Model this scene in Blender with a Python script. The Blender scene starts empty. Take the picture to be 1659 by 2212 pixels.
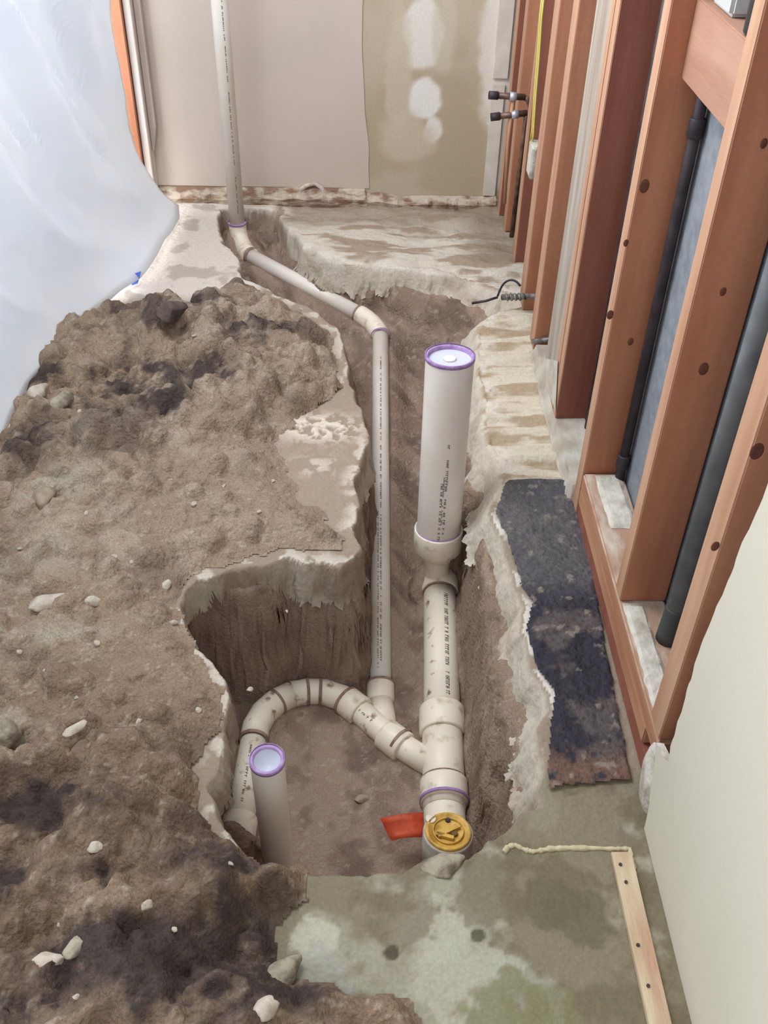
import bpy, bmesh, math, random
import numpy as np
from mathutils import Vector, Matrix

C = bpy.context.scene.collection
random.seed(7)
# ------------------------------------------------------------------ camera
W, H, F, HC = 1659, 2212, 2100.0, 1.45
CX, CY = W / 2, H / 2
_v = np.array([765 - CX, -(3650 - CY), -F]); _v /= np.linalg.norm(_v)
_hx = 800 - CX
_Y = -(_v[0] * _hx - _v[2] * F) / _v[1]
_d = np.array([_hx, _Y, -F]); _d /= np.linalg.norm(_d)
_up = -_v
R = np.array([np.cross(_d, _up), _d, _up])
cd = bpy.data.cameras.new('camera'); cam = bpy.data.objects.new('camera', cd); C.objects.link(cam)
cd.sensor_fit = 'VERTICAL'; cd.sensor_height = 24.0; cd.sensor_width = 18.0; cd.lens = 24.0 * F / H
cd.clip_start = 0.02
M = Matrix([[*R[0], 0], [*R[1], 0], [*R[2], HC], [0, 0, 0, 1]])
cam.matrix_world = M
bpy.context.scene.camera = cam

# ------------------------------------------------------------------ light
sc = bpy.context.scene
sc.view_settings.view_transform = 'Standard'; sc.view_settings.look = 'None'
sc.view_settings.gamma = 1.0; sc.view_settings.exposure = 0.17
sc.view_settings.use_curve_mapping = False
wd = bpy.data.worlds.new('world'); sc.world = wd; wd.use_nodes = True
wd.node_tree.nodes['Background'].inputs[0].default_value = (0.93, 0.95, 1.0, 1)
wd.node_tree.nodes['Background'].inputs[1].default_value = 0.76


def area(name, loc, target, size, power, col):
    l = bpy.data.lights.new(name, 'AREA'); l.shape = 'RECTANGLE'; l.size, l.size_y = size
    l.energy = power; l.color = col
    o = bpy.data.objects.new(name, l); C.objects.link(o); o.location = loc
    o.rotation_euler = (Vector(target) - Vector(loc)).to_track_quat('-Z', 'Y').to_euler()
    return o


area('window_daylight', (-1.9, 2.2, 1.3), (-0.5, 2.2, 0.5), (2.6, 1.8), 88, (0.93, 0.96, 1.0))
area('cool_fill_light', (-1.1, 2.2, 2.3), (0.25, 2.1, 0.0), (1.0, 2.0), 64, (0.93, 0.96, 1.0))  # added cool fill from upper left, strengthens the window light
area('warm_fill_light', (0.0, -1.5, 2.0), (0.1, 1.8, 0.0), (1.4, 1.2), 5, (1.0, 0.93, 0.84))  # added warm fill from behind the camera


# ------------------------------------------------------------------ pixel helpers (photograph 1659x2212 -> place)
def ray(px, py): return R @ np.array([px - CX, -(py - CY), -F])


def P(px, py, z=0.0):
    d = ray(px, py); t = (z - HC) / d[2]; return Vector((d[0] * t, d[1] * t, z))


def PX(px, py, x):
    d = ray(px, py); t = x / d[0]; return Vector((x, d[1] * t, HC + d[2] * t))


def PY(px, py, y):
    d = ray(px, py); t = y / d[1]; return Vector((d[0] * t, y, HC + d[2] * t))


# ------------------------------------------------------------------ materials
def lin(c):
    c = [x / 255 for x in c]
    return tuple((x / 12.92 if x <= 0.04045 else ((x + 0.055) / 1.055) ** 2.4) for x in c) + (1,)


def mat(name, col, rough=0.6, col2=None, scale=20, bump=0.0, bscale=60, metal=0.0, stretch=(1, 1, 1), attr=False,
        detail=4, fac=(0.35, 0.65), grain=0.0, gscale=300, spec=0.4, trans=0.0, alpha=1.0, sss=0.0):
    m = bpy.data.materials.new(name); m.use_nodes = True
    nt = m.node_tree; N = nt.nodes; L = nt.links; b = N['Principled BSDF']
    b.inputs['Roughness'].default_value = rough; b.inputs['Metallic'].default_value = metal
    b.inputs['Specular IOR Level'].default_value = spec
    b.inputs['Alpha'].default_value = alpha
    tc = N.new('ShaderNodeTexCoord'); mp = N.new('ShaderNodeMapping'); mp.inputs['Scale'].default_value = stretch
    L.new(tc.outputs['Object'], mp.inputs[0])
    src = None
    if attr:
        a = N.new('ShaderNodeAttribute'); a.attribute_name = 'Col'; src = a.outputs['Color']
    else:
        r = N.new('ShaderNodeRGB'); r.outputs[0].default_value = lin(col); src = r.outputs[0]
    if col2 is not None:
        n = N.new('ShaderNodeTexNoise'); n.inputs['Scale'].default_value = scale; n.inputs['Detail'].default_value = detail
        L.new(mp.outputs[0], n.inputs[0])
        mr = N.new('ShaderNodeMapRange'); mr.inputs[1].default_value = fac[0]; mr.inputs[2].default_value = fac[1]
        L.new(n.outputs[0], mr.inputs[0])
        mx = N.new('ShaderNodeMix'); mx.data_type = 'RGBA'; L.new(mr.outputs[0], mx.inputs[0]); L.new(src, mx.inputs[6])
        mx.inputs[7].default_value = lin(col2); src = mx.outputs[2]
    if grain:
        n = N.new('ShaderNodeTexNoise'); n.inputs['Scale'].default_value = gscale; n.inputs['Detail'].default_value = 3
        L.new(tc.outputs['Object'], n.inputs[0])
        mr = N.new('ShaderNodeMapRange'); mr.inputs[1].default_value = 0.3; mr.inputs[2].default_value = 0.7
        mr.inputs[3].default_value = 1 - grain; mr.inputs[4].default_value = 1 + grain
        L.new(n.outputs[0], mr.inputs[0])
        vm = N.new('ShaderNodeVectorMath'); vm.operation = 'SCALE'; L.new(src, vm.inputs[0]); L.new(mr.outputs[0], vm.inputs[3])
        src = vm.outputs[0]
    L.new(src, b.inputs['Base Color'])
    if bump:
        n = N.new('ShaderNodeTexNoise'); n.inputs['Scale'].default_value = bscale; n.inputs['Detail'].default_value = 6
        L.new(mp.outputs[0], n.inputs[0])
        bp = N.new('ShaderNodeBump'); bp.inputs['Strength'].default_value = bump; bp.inputs['Distance'].default_value = 0.01
        L.new(n.outputs[0], bp.inputs['Height']); L.new(bp.outputs[0], b.inputs['Normal'])
    if trans:
        t = N.new('ShaderNodeBsdfTranslucent'); t.inputs[0].default_value = lin(col)
        ms = N.new('ShaderNodeMixShader'); ms.inputs[0].default_value = trans
        L.new(b.outputs[0], ms.inputs[1]); L.new(t.outputs[0], ms.inputs[2]); L.new(ms.outputs[0], N['Material Output'].inputs[0])
    return m


PVC = mat('white_pvc', (240, 235, 228), 0.32, (228, 218, 204), 6, fac=(0.4, 0.75))
PVCD = mat('dirty_pvc', (240, 231, 212), 0.45, (150, 125, 100), 38, fac=(0.60, 0.72), detail=6)
PVCI = mat('cream_pvc_fitting', (240, 230, 212), 0.4, (190, 168, 142), 30, fac=(0.55, 0.75), detail=5)
PURPLE = mat('purple_primer', (152, 116, 176), 0.5, (184, 158, 204), 60)
PRIMD = mat('dried_primer', (128, 98, 92), 0.6, (165, 140, 128), 60)
INK = mat('printed_ink', (92, 84, 84), 0.7)
CAPM = mat('test_cap_plastic', (205, 210, 222), 0.3, sss=0)
BRASS = mat('yellow_plug', (230, 186, 92), 0.4, (170, 124, 50), 45, fac=(0.45, 0.75), bump=0.3, bscale=60)
ORANGE = mat('orange_film', (226, 96, 62), 0.45, (176, 62, 50), 60, fac=(0.45, 0.7), trans=0.25, detail=6)
WOOD = mat('fir_wood', (190, 130, 98), 0.7, (162, 102, 74), 5, stretch=(3, 3, 0.35), bump=0.15, bscale=14, fac=(0.35, 0.7), grain=0.05, gscale=90)
WOODR = mat('red_fir_wood', (150, 92, 74), 0.7, (126, 72, 58), 5, stretch=(3, 3, 0.35), bump=0.15, bscale=14, fac=(0.35, 0.7), grain=0.05, gscale=90)
WEDGE = mat('pale_wood_edge', (192, 152, 124), 0.75, (172, 128, 100), 8, stretch=(3, 3, 0.3), bump=0.1, bscale=14)
KNOT = mat('wood_knot', (92, 52, 44), 0.7, (120, 70, 50), 60)
PLATEM = mat('sill_wood', (190, 144, 110), 0.75, (164, 112, 84), 6, stretch=(3, 0.4, 3), bump=0.15, bscale=14)
PLATED = mat('dusty_sill_wood', (172, 140, 118), 0.85, (208, 198, 184), 9, stretch=(2, 0.8, 2), bump=0.3, bscale=30, fac=(0.45, 0.65))
MORTAR = mat('pale_mortar', (206, 202, 190), 0.95, (168, 160, 146), 22, bump=0.6, bscale=50, fac=(0.45, 0.7))
GREYBOARD = mat('grey_weathered_board', (178, 170, 158), 0.8, (150, 132, 118), 7, stretch=(4, 4, 0.3))
BACKPAPER = mat('grey_board_backing', (134, 140, 146), 0.9, (116, 122, 130), 40, grain=0.08, gscale=250)
DARKPIPE = mat('dark_iron', (72, 62, 66), 0.55, (46, 40, 46), 20)
ABS = mat('grey_drain_plastic', (122, 128, 130), 0.45, (100, 106, 110), 20)
COPPER = mat('tarnished_copper', (136, 104, 86), 0.45, (84, 70, 66), 40, metal=0.4)
SOLDER = mat('solder_silver', (200, 205, 222), 0.3, metal=0.6)
YELLOW = mat('yellow_wire_jacket', (206, 190, 96), 0.5)
CREAM = mat('cream_painted_drywall', (212, 207, 191), 0.75, (207, 202, 185), 3, grain=0.015, gscale=160)
GYPS = mat('gypsum_core', (220, 214, 204), 0.95, (190, 176, 164), 40, bump=0.5, bscale=80)
BEIGE = mat('beige_painted_drywall', (206, 193, 182), 0.8, (200, 188, 176), 3, grain=0.02, gscale=180)
ATTR = mat('painted_attribute', (255, 255, 255), 0.9, attr=True, grain=0.05, gscale=120, spec=0.2)
SOILM = mat('soil', (255, 255, 255), 1.0, attr=True, grain=0.20, gscale=230, bump=0.9, bscale=95, spec=0.1)
SLABM = mat('concrete', (255, 255, 255), 0.9, attr=True, grain=0.09, gscale=160, bump=0.45, bscale=70, spec=0.2)
FLOORSOIL = mat('trench_soil', (255, 255, 255), 1.0, attr=True, grain=0.16, gscale=260, bump=0.7, bscale=110, spec=0.1)
SHEETM = mat('frosted_plastic_sheet', (244, 247, 250), 0.35, (236, 242, 250), 4, trans=0.3, spec=0.5)
TAPE = mat('blue_tape', (70, 105, 205), 0.6)
STONE = mat('pale_stone', (206, 196, 182), 0.9, (160, 146, 130), 30, bump=0.5, bscale=60)
COBBLE = mat('tan_cobble', (168, 154, 134), 0.9, (134, 118, 102), 30, bump=0.5, bscale=50)
CHUNK = mat('broken_concrete', (170, 162, 142), 0.95, (112, 102, 88), 26, bump=0.8, bscale=60, fac=(0.42, 0.62))
TRIMW = mat('tack_strip_wood', (206, 190, 160), 0.8, (186, 150, 124), 12, stretch=(3, 0.5, 3), bump=0.3, bscale=40)
CAULK = mat('old_caulk', (206, 196, 166), 0.8, (186, 174, 140), 50, bump=0.4)
DARKGLASS = mat('dark_green_plastic', (34, 44, 44), 0.2, spec=0.6)
WHITEPL = mat('pale_grey_plastic', (188, 192, 190), 0.35)
TARM = mat('tar', (255, 255, 255), 0.75, attr=True, grain=0.25, gscale=140, bump=1.0, bscale=60, spec=0.35)


# ------------------------------------------------------------------ object helpers
def tag(o, label, cat, group=None, kind=None):
    o['label'] = label; o['category'] = cat
    if group: o['group'] = group
    if kind: o['kind'] = kind
    return o


def thing(name, label, cat, loc=(0, 0, 0), group=None):
    o = bpy.data.objects.new(name, None); C.objects.link(o); o.location = loc; o.empty_display_size = 0.05
    return tag(o, label, cat, group)


def link(name, me, m, parent=None, smooth=False):
    for x in (m if isinstance(m, (list, tuple)) else [m]): me.materials.append(x)
    if smooth: me.polygons.foreach_set('use_smooth', [True] * len(me.polygons))
    o = bpy.data.objects.new(name, me); C.objects.link(o)
    if parent:
        o.parent = parent
        pl = Vector((0, 0, 0)); q_ = parent
        while q_: pl += q_.location; q_ = q_.parent
        if pl.length: me.transform(Matrix.Translation(-pl))
    return o


def obj(name, bm, m, parent=None, smooth=False):
    me = bpy.data.meshes.new(name); bmesh.ops.recalc_face_normals(bm, faces=bm.faces[:]); bm.to_mesh(me); bm.free()
    return link(name, me, m, parent, smooth)


def add_box(bm, lo, hi, mi=0, bevel=0.0):
    vs = [bm.verts.new((x, y, z)) for x in (lo[0], hi[0]) for y in (lo[1], hi[1]) for z in (lo[2], hi[2])]
    fs = [(0, 1, 3, 2), (4, 6, 7, 5), (0, 4, 5, 1), (2, 3, 7, 6), (0, 2, 6, 4), (1, 5, 7, 3)]
    out = []
    for i, f in enumerate(fs):
        fc = bm.faces.new([vs[k] for k in f]); fc.material_index = mi; out.append(fc)
    if bevel:
        bmesh.ops.bevel(bm, geom=list({e for f in out for e in f.edges}), offset=bevel, segments=2, affect='EDGES')
    return out


def tube(bm, pts, rad, seg=28, cap0=True, cap1=True, mi=0):
    """sweep a circle along points; rad number or list"""
    pts = [Vector(p) for p in pts]; n = len(pts)
    if not isinstance(rad, (list, tuple)): rad = [rad] * n
    tang = []
    for i in range(n):
        a = pts[max(i - 1, 0)]; b = pts[min(i + 1, n - 1)]
        t = (b - a)
        if t.length < 1e-9: t = tang[-1] if tang else Vector((0, 0, 1))
        tang.append(t.normalized())
    ref = Vector((0, 0, 1)) if abs(tang[0].z) < 0.9 else Vector((1, 0, 0))
    u = tang[0].cross(ref).normalized()
    rings = []
    for i in range(n):
        u = (u - tang[i] * u.dot(tang[i])).normalized(); v = tang[i].cross(u)
        rings.append([bm.verts.new(pts[i] + (u * math.cos(2 * math.pi * k / seg) + v * math.sin(2 * math.pi * k / seg)) * rad[i]) for k in range(seg)])
    for i in range(n - 1):
        for k in range(seg):
            f = bm.faces.new([rings[i][k], rings[i][(k + 1) % seg], rings[i + 1][(k + 1) % seg], rings[i + 1][k]]); f.smooth = True; f.material_index = mi
    if cap0: bm.faces.new(rings[0][::-1])
    if cap1: bm.faces.new(rings[-1])


def lathe(bm, O, axis, prof, seg=40):
    """prof: (height along axis, radius) pairs"""
    O = Vector(O); a = Vector(axis).normalized(); u = a.orthogonal().normalized(); v = a.cross(u); rings = []
    for h_, r_ in prof:
        rings.append([bm.verts.new(O + a * h_ + (u * math.cos(2 * math.pi * k / seg) + v * math.sin(2 * math.pi * k / seg)) * r_) for k in range(seg)])
    for i in range(len(prof) - 1):
        for k in range(seg):
            f = bm.faces.new([rings[i][k], rings[i][(k + 1) % seg], rings[i + 1][(k + 1) % seg], rings[i + 1][k]]); f.smooth = True
    return rings


def bez(a, b, c, n=10):
    a, b, c = Vector(a), Vector(b), Vector(c)
    return [(a * (1 - t) ** 2 + b * 2 * t * (1 - t) + c * t * t) for t in [i / n for i in range(n + 1)]]


def pipe(name, pts, rad, m, parent, hollow=False):
    bm = bmesh.new(); tube(bm, pts, rad, cap0=not hollow, cap1=not hollow); return obj(name, bm, m, parent)


def ring(name, c, axis, r, w, m, parent, th=0.0012):
    c = Vector(c); a = Vector(axis).normalized()
    bm = bmesh.new(); tube(bm, [c - a * w / 2, c - a * w / 2 + a * 1e-4, c + a * w / 2 - a * 1e-4, c + a * w / 2], [r, r + th, r + th, r], 32, False, False)
    return obj(name, bm, m, parent)


def hub(name, c, axis, r, w, m, parent):
    c = Vector(c); a = Vector(axis).normalized(); b = 0.003
    bm = bmesh.new(); tube(bm, [c - a * w / 2, c - a * (w / 2) + a * b * .3, c - a * (w / 2 - b), c + a * (w / 2 - b), c + a * (w / 2) - a * b * .3, c + a * w / 2], [r - b, r - b * .4, r, r, r - b * .4, r - b], 32)
    return obj(name, bm, m, parent)


# numpy noise ---------------------------------------------------------------
def vnoise(x, y, seed=0):
    xi = np.floor(x).astype(np.int64); yi = np.floor(y).astype(np.int64)
    fx = x - xi; fy = y - yi; fx = fx * fx * (3 - 2 * fx); fy = fy * fy * (3 - 2 * fy)

    def h(a, b):
        n = (a * 374761393 + b * 668265263 + seed * 1442695041) & 0x7fffffff
        n = ((n ^ (n >> 13)) * 1274126177) & 0x7fffffff
        n = n ^ (n >> 16)
        return (n & 0xffff) / 65535.0
    return (h(xi, yi) * (1 - fx) + h(xi + 1, yi) * fx) * (1 - fy) + (h(xi, yi + 1) * (1 - fx) + h(xi + 1, yi + 1) * fx) * fy


def fbm(x, y, sc_, oct=5, seed=0, g=0.5):
    s = 0; a = 1; t = 0
    for o in range(oct):
        s = s + a * vnoise(x * sc_ * 2 ** o + 13.7 * o, y * sc_ * 2 ** o + 7.3 * o, seed + o); t += a; a *= g
    return s / t


def ss(a, b, x):
    t = np.clip((x - a) / (b - a), 0, 1); return t * t * (3 - 2 * t)


def sdist(X, Y, poly):
    """signed distance, positive inside"""
    d = np.full(X.shape, 1e9); ins = np.zeros(X.shape, bool); n = len(poly)
    for i in range(n):
        ax, ay = poly[i]; bx, by = poly[(i + 1) % n]
        ex, ey = bx - ax, by - ay; l2 = ex * ex + ey * ey + 1e-12
        t = np.clip(((X - ax) * ex + (Y - ay) * ey) / l2, 0, 1)
        d = np.minimum(d, (X - ax - t * ex) ** 2 + (Y - ay - t * ey) ** 2)
        c = ((ay > Y) != (by > Y)) & (X < (bx - ax) * (Y - ay) / ((by - ay) if by != ay else 1e-12) + ax)
        ins ^= c
    d = np.sqrt(d); return np.where(ins, d, -d)


def gp(pts, z=0.0):
    out = []
    for p in pts:
        q = P(p[0], p[1], p[2] if len(p) > 2 else z); out.append((q.x, q.y))
    return out


def srgb(c): return np.array(lin(c)[:3])


def mixc(col, c, w):
    return col * (1 - w[..., None]) + srgb(c) * w[..., None]


def grid(name, X, Y, Z, keep, col, m, DX=None, DY=None):
    ny, nx = X.shape
    idx = np.arange(nx * ny).reshape(ny, nx)
    q = np.stack([idx[:-1, :-1], idx[:-1, 1:], idx[1:, 1:], idx[1:, :-1]], -1)
    k = keep[:-1, :-1] & keep[:-1, 1:] & keep[1:, 1:] & keep[1:, :-1]
    q = q[k]
    used = np.unique(q); remap = np.zeros(nx * ny, np.int64); remap[used] = np.arange(len(used)); q = remap[q]
    XX = X if DX is None else X + DX; YY = Y if DY is None else Y + DY
    co = np.stack([XX.ravel()[used], YY.ravel()[used], Z.ravel()[used]], -1)
    me = bpy.data.meshes.new(name)
    me.vertices.add(len(co)); me.vertices.foreach_set('co', co.ravel())
    me.loops.add(q.size); me.loops.foreach_set('vertex_index', q.ravel())
    me.polygons.add(len(q)); me.polygons.foreach_set('loop_start', np.arange(0, q.size, 4)); me.polygons.foreach_set('loop_total', np.full(len(q), 4))
    me.update(calc_edges=True); me.validate()
    a = me.color_attributes.new('Col', 'FLOAT_COLOR', 'POINT')
    cc = np.ones((len(co), 4)); cc[:, :3] = np.clip(col.reshape(-1, 3)[used], 0, 1)
    a.data.foreach_set('color', cc.ravel())
    return link(name, me, m, None, True)


def mesh_axes(x0, x1, y0, y1, s):
    return np.meshgrid(np.arange(x0, x1 + s / 2, s), np.arange(y0, y1 + s / 2, s))


# ------------------------------------------------------------------ outline of the broken opening in the slab
HOLE = gp([(472, 452), (470, 480), (478, 520), (500, 545), (517, 562), (512, 585), (528, 603), (560, 618), (600, 640), (640, 655), (672, 668), (700, 690), (728, 712),
           (738, 740), (750, 775), (752, 815), (765, 855), (782, 900), (792, 940), (790, 975), (776, 1000), (766, 1030), (767, 1062), (779, 1092), (772, 1118), (760, 1135),
           (769, 1160), (777, 1182), (762, 1203), (735, 1222), (700, 1212), (660, 1216), (622, 1196), (590, 1214), (545, 1222), (500, 1232), (455, 1243), (425, 1256), (403, 1275), (390, 1310),
           (400, 1350), (420, 1390), (455, 1425), (478, 1455), (491, 1490), (484, 1530), (480, 1570), (476, 1620), (470, 1660), (455, 1700), (462, 1750), (478, 1795), (500, 1815),
           (530, 1850), (560, 1868), (600, 1882), (640, 1896), (700, 1893), (760, 1890), (820, 1888), (870, 1886), (905, 1868), (950, 1856), (1000, 1850), (1040, 1838), (1080, 1815), (1105, 1790),
           (1130, 1765), (1172, 1742), (1176, 1700), (1178, 1650), (1170, 1590), (1188, 1500), (1172, 1470), (1150, 1448), (1142, 1400), (1126, 1368), (1134, 1330), (1140, 1308),
           (1118, 1275), (1108, 1240), (1092, 1195), (1086, 1160), (1060, 1110), (1075, 1070), (1088, 1035), (1080, 1005), (1066, 970), (1052, 920), (1050, 860), (1040, 800), (1036, 750), (1038, 705),
           (1062, 682), (1100, 672), (1140, 660), (1128, 640), (1090, 628), (1040, 612), (985, 596), (930, 592), (870, 582), (800, 574), (740, 570), (690, 556), (655, 535),
           (640, 512), (618, 490), (605, 470), (612, 452), (560, 448), (510, 448)])
S = 0.004
X, Y = mesh_axes(-1.02, 0.62, 0.30, 3.66, S)
sd = sdist(X, Y, HOLE)


def rimfields(X, Y):
    rag = (fbm(X, Y, 22, 4, 5) - 0.5) * 0.022 + (fbm(X, Y, 60, 2, 9) - 0.5) * 0.004
    right = ss(0.12, 0.22, X) * (1 - ss(2.9, 3.0, Y)) * ss(0.93, 1.05, Y)
    backlip = ss(2.78, 2.9, Y) * ss(-0.28, -0.2, X)
    leftlow = (1 - ss(-0.2, -0.15, X)) * (1 - ss(1.68, 1.72, Y))
    fw = 0.022 + right * (0.022 + 0.028 * ss(1.75, 1.9, Y) + 0.02 * fbm(X, Y, 9, 2, 31)) + backlip * 0.012 - leftlow * 0.006
    dep = 0.115 - .012 * backlip - .03 * leftlow
    return rag, right, backlip, leftlow, fw, dep


rag, right, backlip, leftlow, fw, dep = rimfields(X, Y)
d = sd + rag
t = np.clip(d / fw, 0, 1)
face = ss(0.0, 1.0, t)
Zs = -dep * face + face * (fbm(X - 1.2 * dep * face, Y + dep * face, 30, 3, 19) - .5) * .02 - 0.012 * face * (fbm(X, Y, 45, 3, 4) - 0.5) * 4 * (1 - face * .4)
Zs += (fbm(X, Y, 3, 3, 2) - 0.5) * 0.008 + (fbm(X, Y, 40, 3, 3) - 0.5) * 0.0025
# worn ridges on the back and right-hand bands
Zs += (d < 0) * (ss(2.9, 3.0, Y) * ss(-0.35, -0.25, X)) * ((fbm(X * 0.5, Y * 1.6, 12, 4, 21) - 0.5) * 0.05)
Zs += (d < 0) * ss(0.2, 0.25, X) * ss(1.75, 1.85, Y) * (1 - ss(2.8, 2.9, Y)) * (fbm(X * 0.4, Y * 2.2, 16, 4, 22) - 0.5) * 0.03
col = np.zeros(X.shape + (3,)) + srgb((152, 138, 121))
n1 = fbm(X + Zs, Y - Zs, 4, 5, 41); n2 = fbm(X + 1.1 * Zs, Y - 1.3 * Zs, 11, 4, 42); n3 = fbm(X * .45, Y * 1.8, 14, 4, 43)
near = (1 - ss(1.0, 1.06, Y + 0.05 * (n1 - .5))) * ss(-.2, -.12, X + .05 * (n2 - .5))
# near slab: olive grey with pale worn areas and dark damp blots
col = mixc(col, (132, 124, 103), near)
col = mixc(col, (160, 157, 138), near * ss(0.46, 0.58, fbm(X, Y, 6, 6, 140, .6) + 0.28 * (0.76 - Y)) * 0.9)
col = mixc(col, (114, 104, 82), near * ss(0.46, 0.58, fbm(X, Y, 8, 6, 49, .6)) * 0.8)
nf = fbm(X, Y, 22, 5, 144, .6)
for (px, py, r, c, s_) in [(690, 2030, .035, (192, 188, 170), .8), (700, 2105, .05, (164, 164, 156), .6), (940, 2000, .06, (180, 178, 160), .6), (1010, 2100, .09, (178, 178, 162), .6), (1130, 2150, .07, (172, 174, 162), .45),
                           (1180, 1950, .06, (106, 100, 78), .8), (1240, 1975, .06, (106, 100, 80), .8), (1080, 1940, .07, (112, 104, 82), .7), (870, 1985, .06, (120, 108, 88), .7), (1035, 2020, .014, (84, 82, 66), .9), (845, 2062, .012, (80, 74, 62), .9), (1200, 2190, .05, (126, 124, 92), .7), (1090, 2180, .06, (124, 122, 88), .8),
                           (1260, 1780, .1, (140, 132, 112), .7), (1160, 1740, .05, (146, 140, 120), .6)]:
    q = P(px, py); w = np.exp(-((X - q.x) ** 2 + (Y - q.y) ** 2) / r ** 2)
    w = ss(.42, .62, w + (nf - .5) * 1.3) * s_ * ss(.05, .2, w)
    col = mixc(col, c, np.clip(w, 0, 1))
# back and right-hand bands: pale dusty concrete with brown dirt streaks
bk = ss(2.86, 2.92, Y) * ss(-0.4, -0.3, X)
col = mixc(col, (204, 196, 182), bk)
col = mixc(col, (158, 138, 118), bk * ss(0.50, 0.62, n3) * 0.9)
col = mixc(col, (150, 134, 116), bk * ss(3.3, 3.5, Y + 0.2 * (n1 - .5)) * 0.8)
col = mixc(col, (148, 134, 116), bk * ss(0.33, 0.46, X + .15 * (n1 - .5)) * ss(3.05, 3.15, Y) * 0.8)
rb = ss(0.2, 0.24, X) * ss(1.78, 1.80, Y) * (1 - ss(2.86, 2.9, Y))
col = mixc(col, (206, 196, 176), rb)
col = mixc(col, (168, 148, 122), rb * ss(0.47, 0.6, n3) * 0.9)
bl = ss(2.55, 2.6, Y) * (1 - ss(-0.36, -0.32, X))
col = mixc(col, (214, 204, 194), bl)
col = mixc(col, (158, 148, 138), bl * ss(0.6, 0.7, n2) * .6)
# left-hand strip beside the trench: thin brown dirt film over concrete
lt = ss(1.6, 1.7, Y) * (1 - ss(2.75, 2.85, Y)) * (1 - ss(0.1, 0.2, X))
col = mixc(col, (160, 143, 126), lt)
# pale fresh breaks along the rim
rim = ss(-0.03 - .03 * n1 - .02 * (right + backlip), -0.002, d)
pale = np.clip(right + backlip, 0, 1)
col = mixc(col, (216, 208, 196), np.clip(rim * (d < 0) * (1 - near) * ss(0.5 - .1 * pale, 0.58, fbm(X, Y, 24, 4, 47)) * (0.7 + pale * .3), 0, 1))
fc = ss(0.05, 0.2, t)
col = mixc(col, (200, 191, 176), fc * (0.45 + 0.5 * pale))
col = mixc(col, (142, 124, 108), fc * (1 - pale) * ss(0.36, 0.56, n2) * 0.85)
col = mixc(col, (176, 160, 140), fc * pale * ss(0.52, 0.68, n2) * 0.6)
q = P(690, 925); w = np.exp(-(((X - q.x) / .10) ** 2 + ((Y - q.y) / .055) ** 2)) * ss(0.43, 0.53, fbm(X, Y, 55, 4, 77)); col = mixc(col, (218, 206, 190), np.clip(w * 1.6, 0, 1))
Zs += w * 0.008
q = P(680, 1005); w = np.exp(-(((X - q.x) / .06) ** 2 + ((Y - q.y) / .04) ** 2)) * ss(0.5, 0.6, fbm(X, Y, 40, 4, 78)); col = mixc(col, (196, 184, 168), np.clip(w * 1.2, 0, 1))
fl = grid('floor', X, Y, Zs, t < 0.995, col, SLABM, face * (fbm(X * .4 + Y, Zs * .8, 26, 5, 73, .65) - .5) * .045, face * (fbm(X - .4 * Y, Zs * .8, 26, 5, 74, .65) - .5) * .045)
fl['kind'] = 'structure'


def slabz(x, y):
    j = int(round((x + 1.02) / S)); i = int(round((y - 0.30) / S))
    return float(Zs[min(max(i, 0), Zs.shape[0] - 1), min(max(j, 0), Zs.shape[1] - 1)])


# ------------------------------------------------------------------ drain line (one glued assembly of white pipe)
RL = 0.026   # long lavatory line
RB = 0.030   # tub branch
RM = 0.043   # main
vent_xy = P(513, 490, -0.03)
V0 = Vector((vent_xy.x, vent_xy.y, -0.035))
A1 = P(541, 553, -0.085)
A2 = P(790, 686, -0.145)
B0 = P(822, 712, -0.155); B1 = P(822, 1486, -0.395)
TR = [P(516, 1790, -0.36), P(548, 1600, -0.365)]
ARC = [P(548, 1600, -0.365), P(553, 1570, -0.368), P(570, 1540, -0.37), P(597, 1516, -0.372), P(630, 1500, -0.375), P(664, 1494, -0.378), P(700, 1495, -0.38), P(738, 1508, -0.38), P(770, 1530, -0.38)]
BR = [P(770, 1530, -0.38), P(804, 1560, -0.38), P(848, 1597, -0.38), P(885, 1622, -0.38), P(940, 1655, -0.38)]
M0 = P(950, 1268, -0.345); M1 = P(955, 1560, -0.37); M2 = P(960, 1750, -0.385)
PLUG = P(968, 1798, -0.305)
RISE_B = Vector((0.191, 1.878, -0.17)); RISE_T = Vector((0.191, 1.905, 0.335))
ST_B = Vector((-0.167, 1.068, -0.36)); ST_T = Vector((-0.167, 1.046, 0.02))
embed = [([V0, A1], RL), ([A1, A2], RL), ([A2, B0, B1], RL), (TR, RB), (ARC, RB), (BR, RB), ([M0, M1, M2], RM), ([Vector((.191, 1.88, -.30)), M0], RM), ([B1, BR[2]], RL)]

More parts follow.
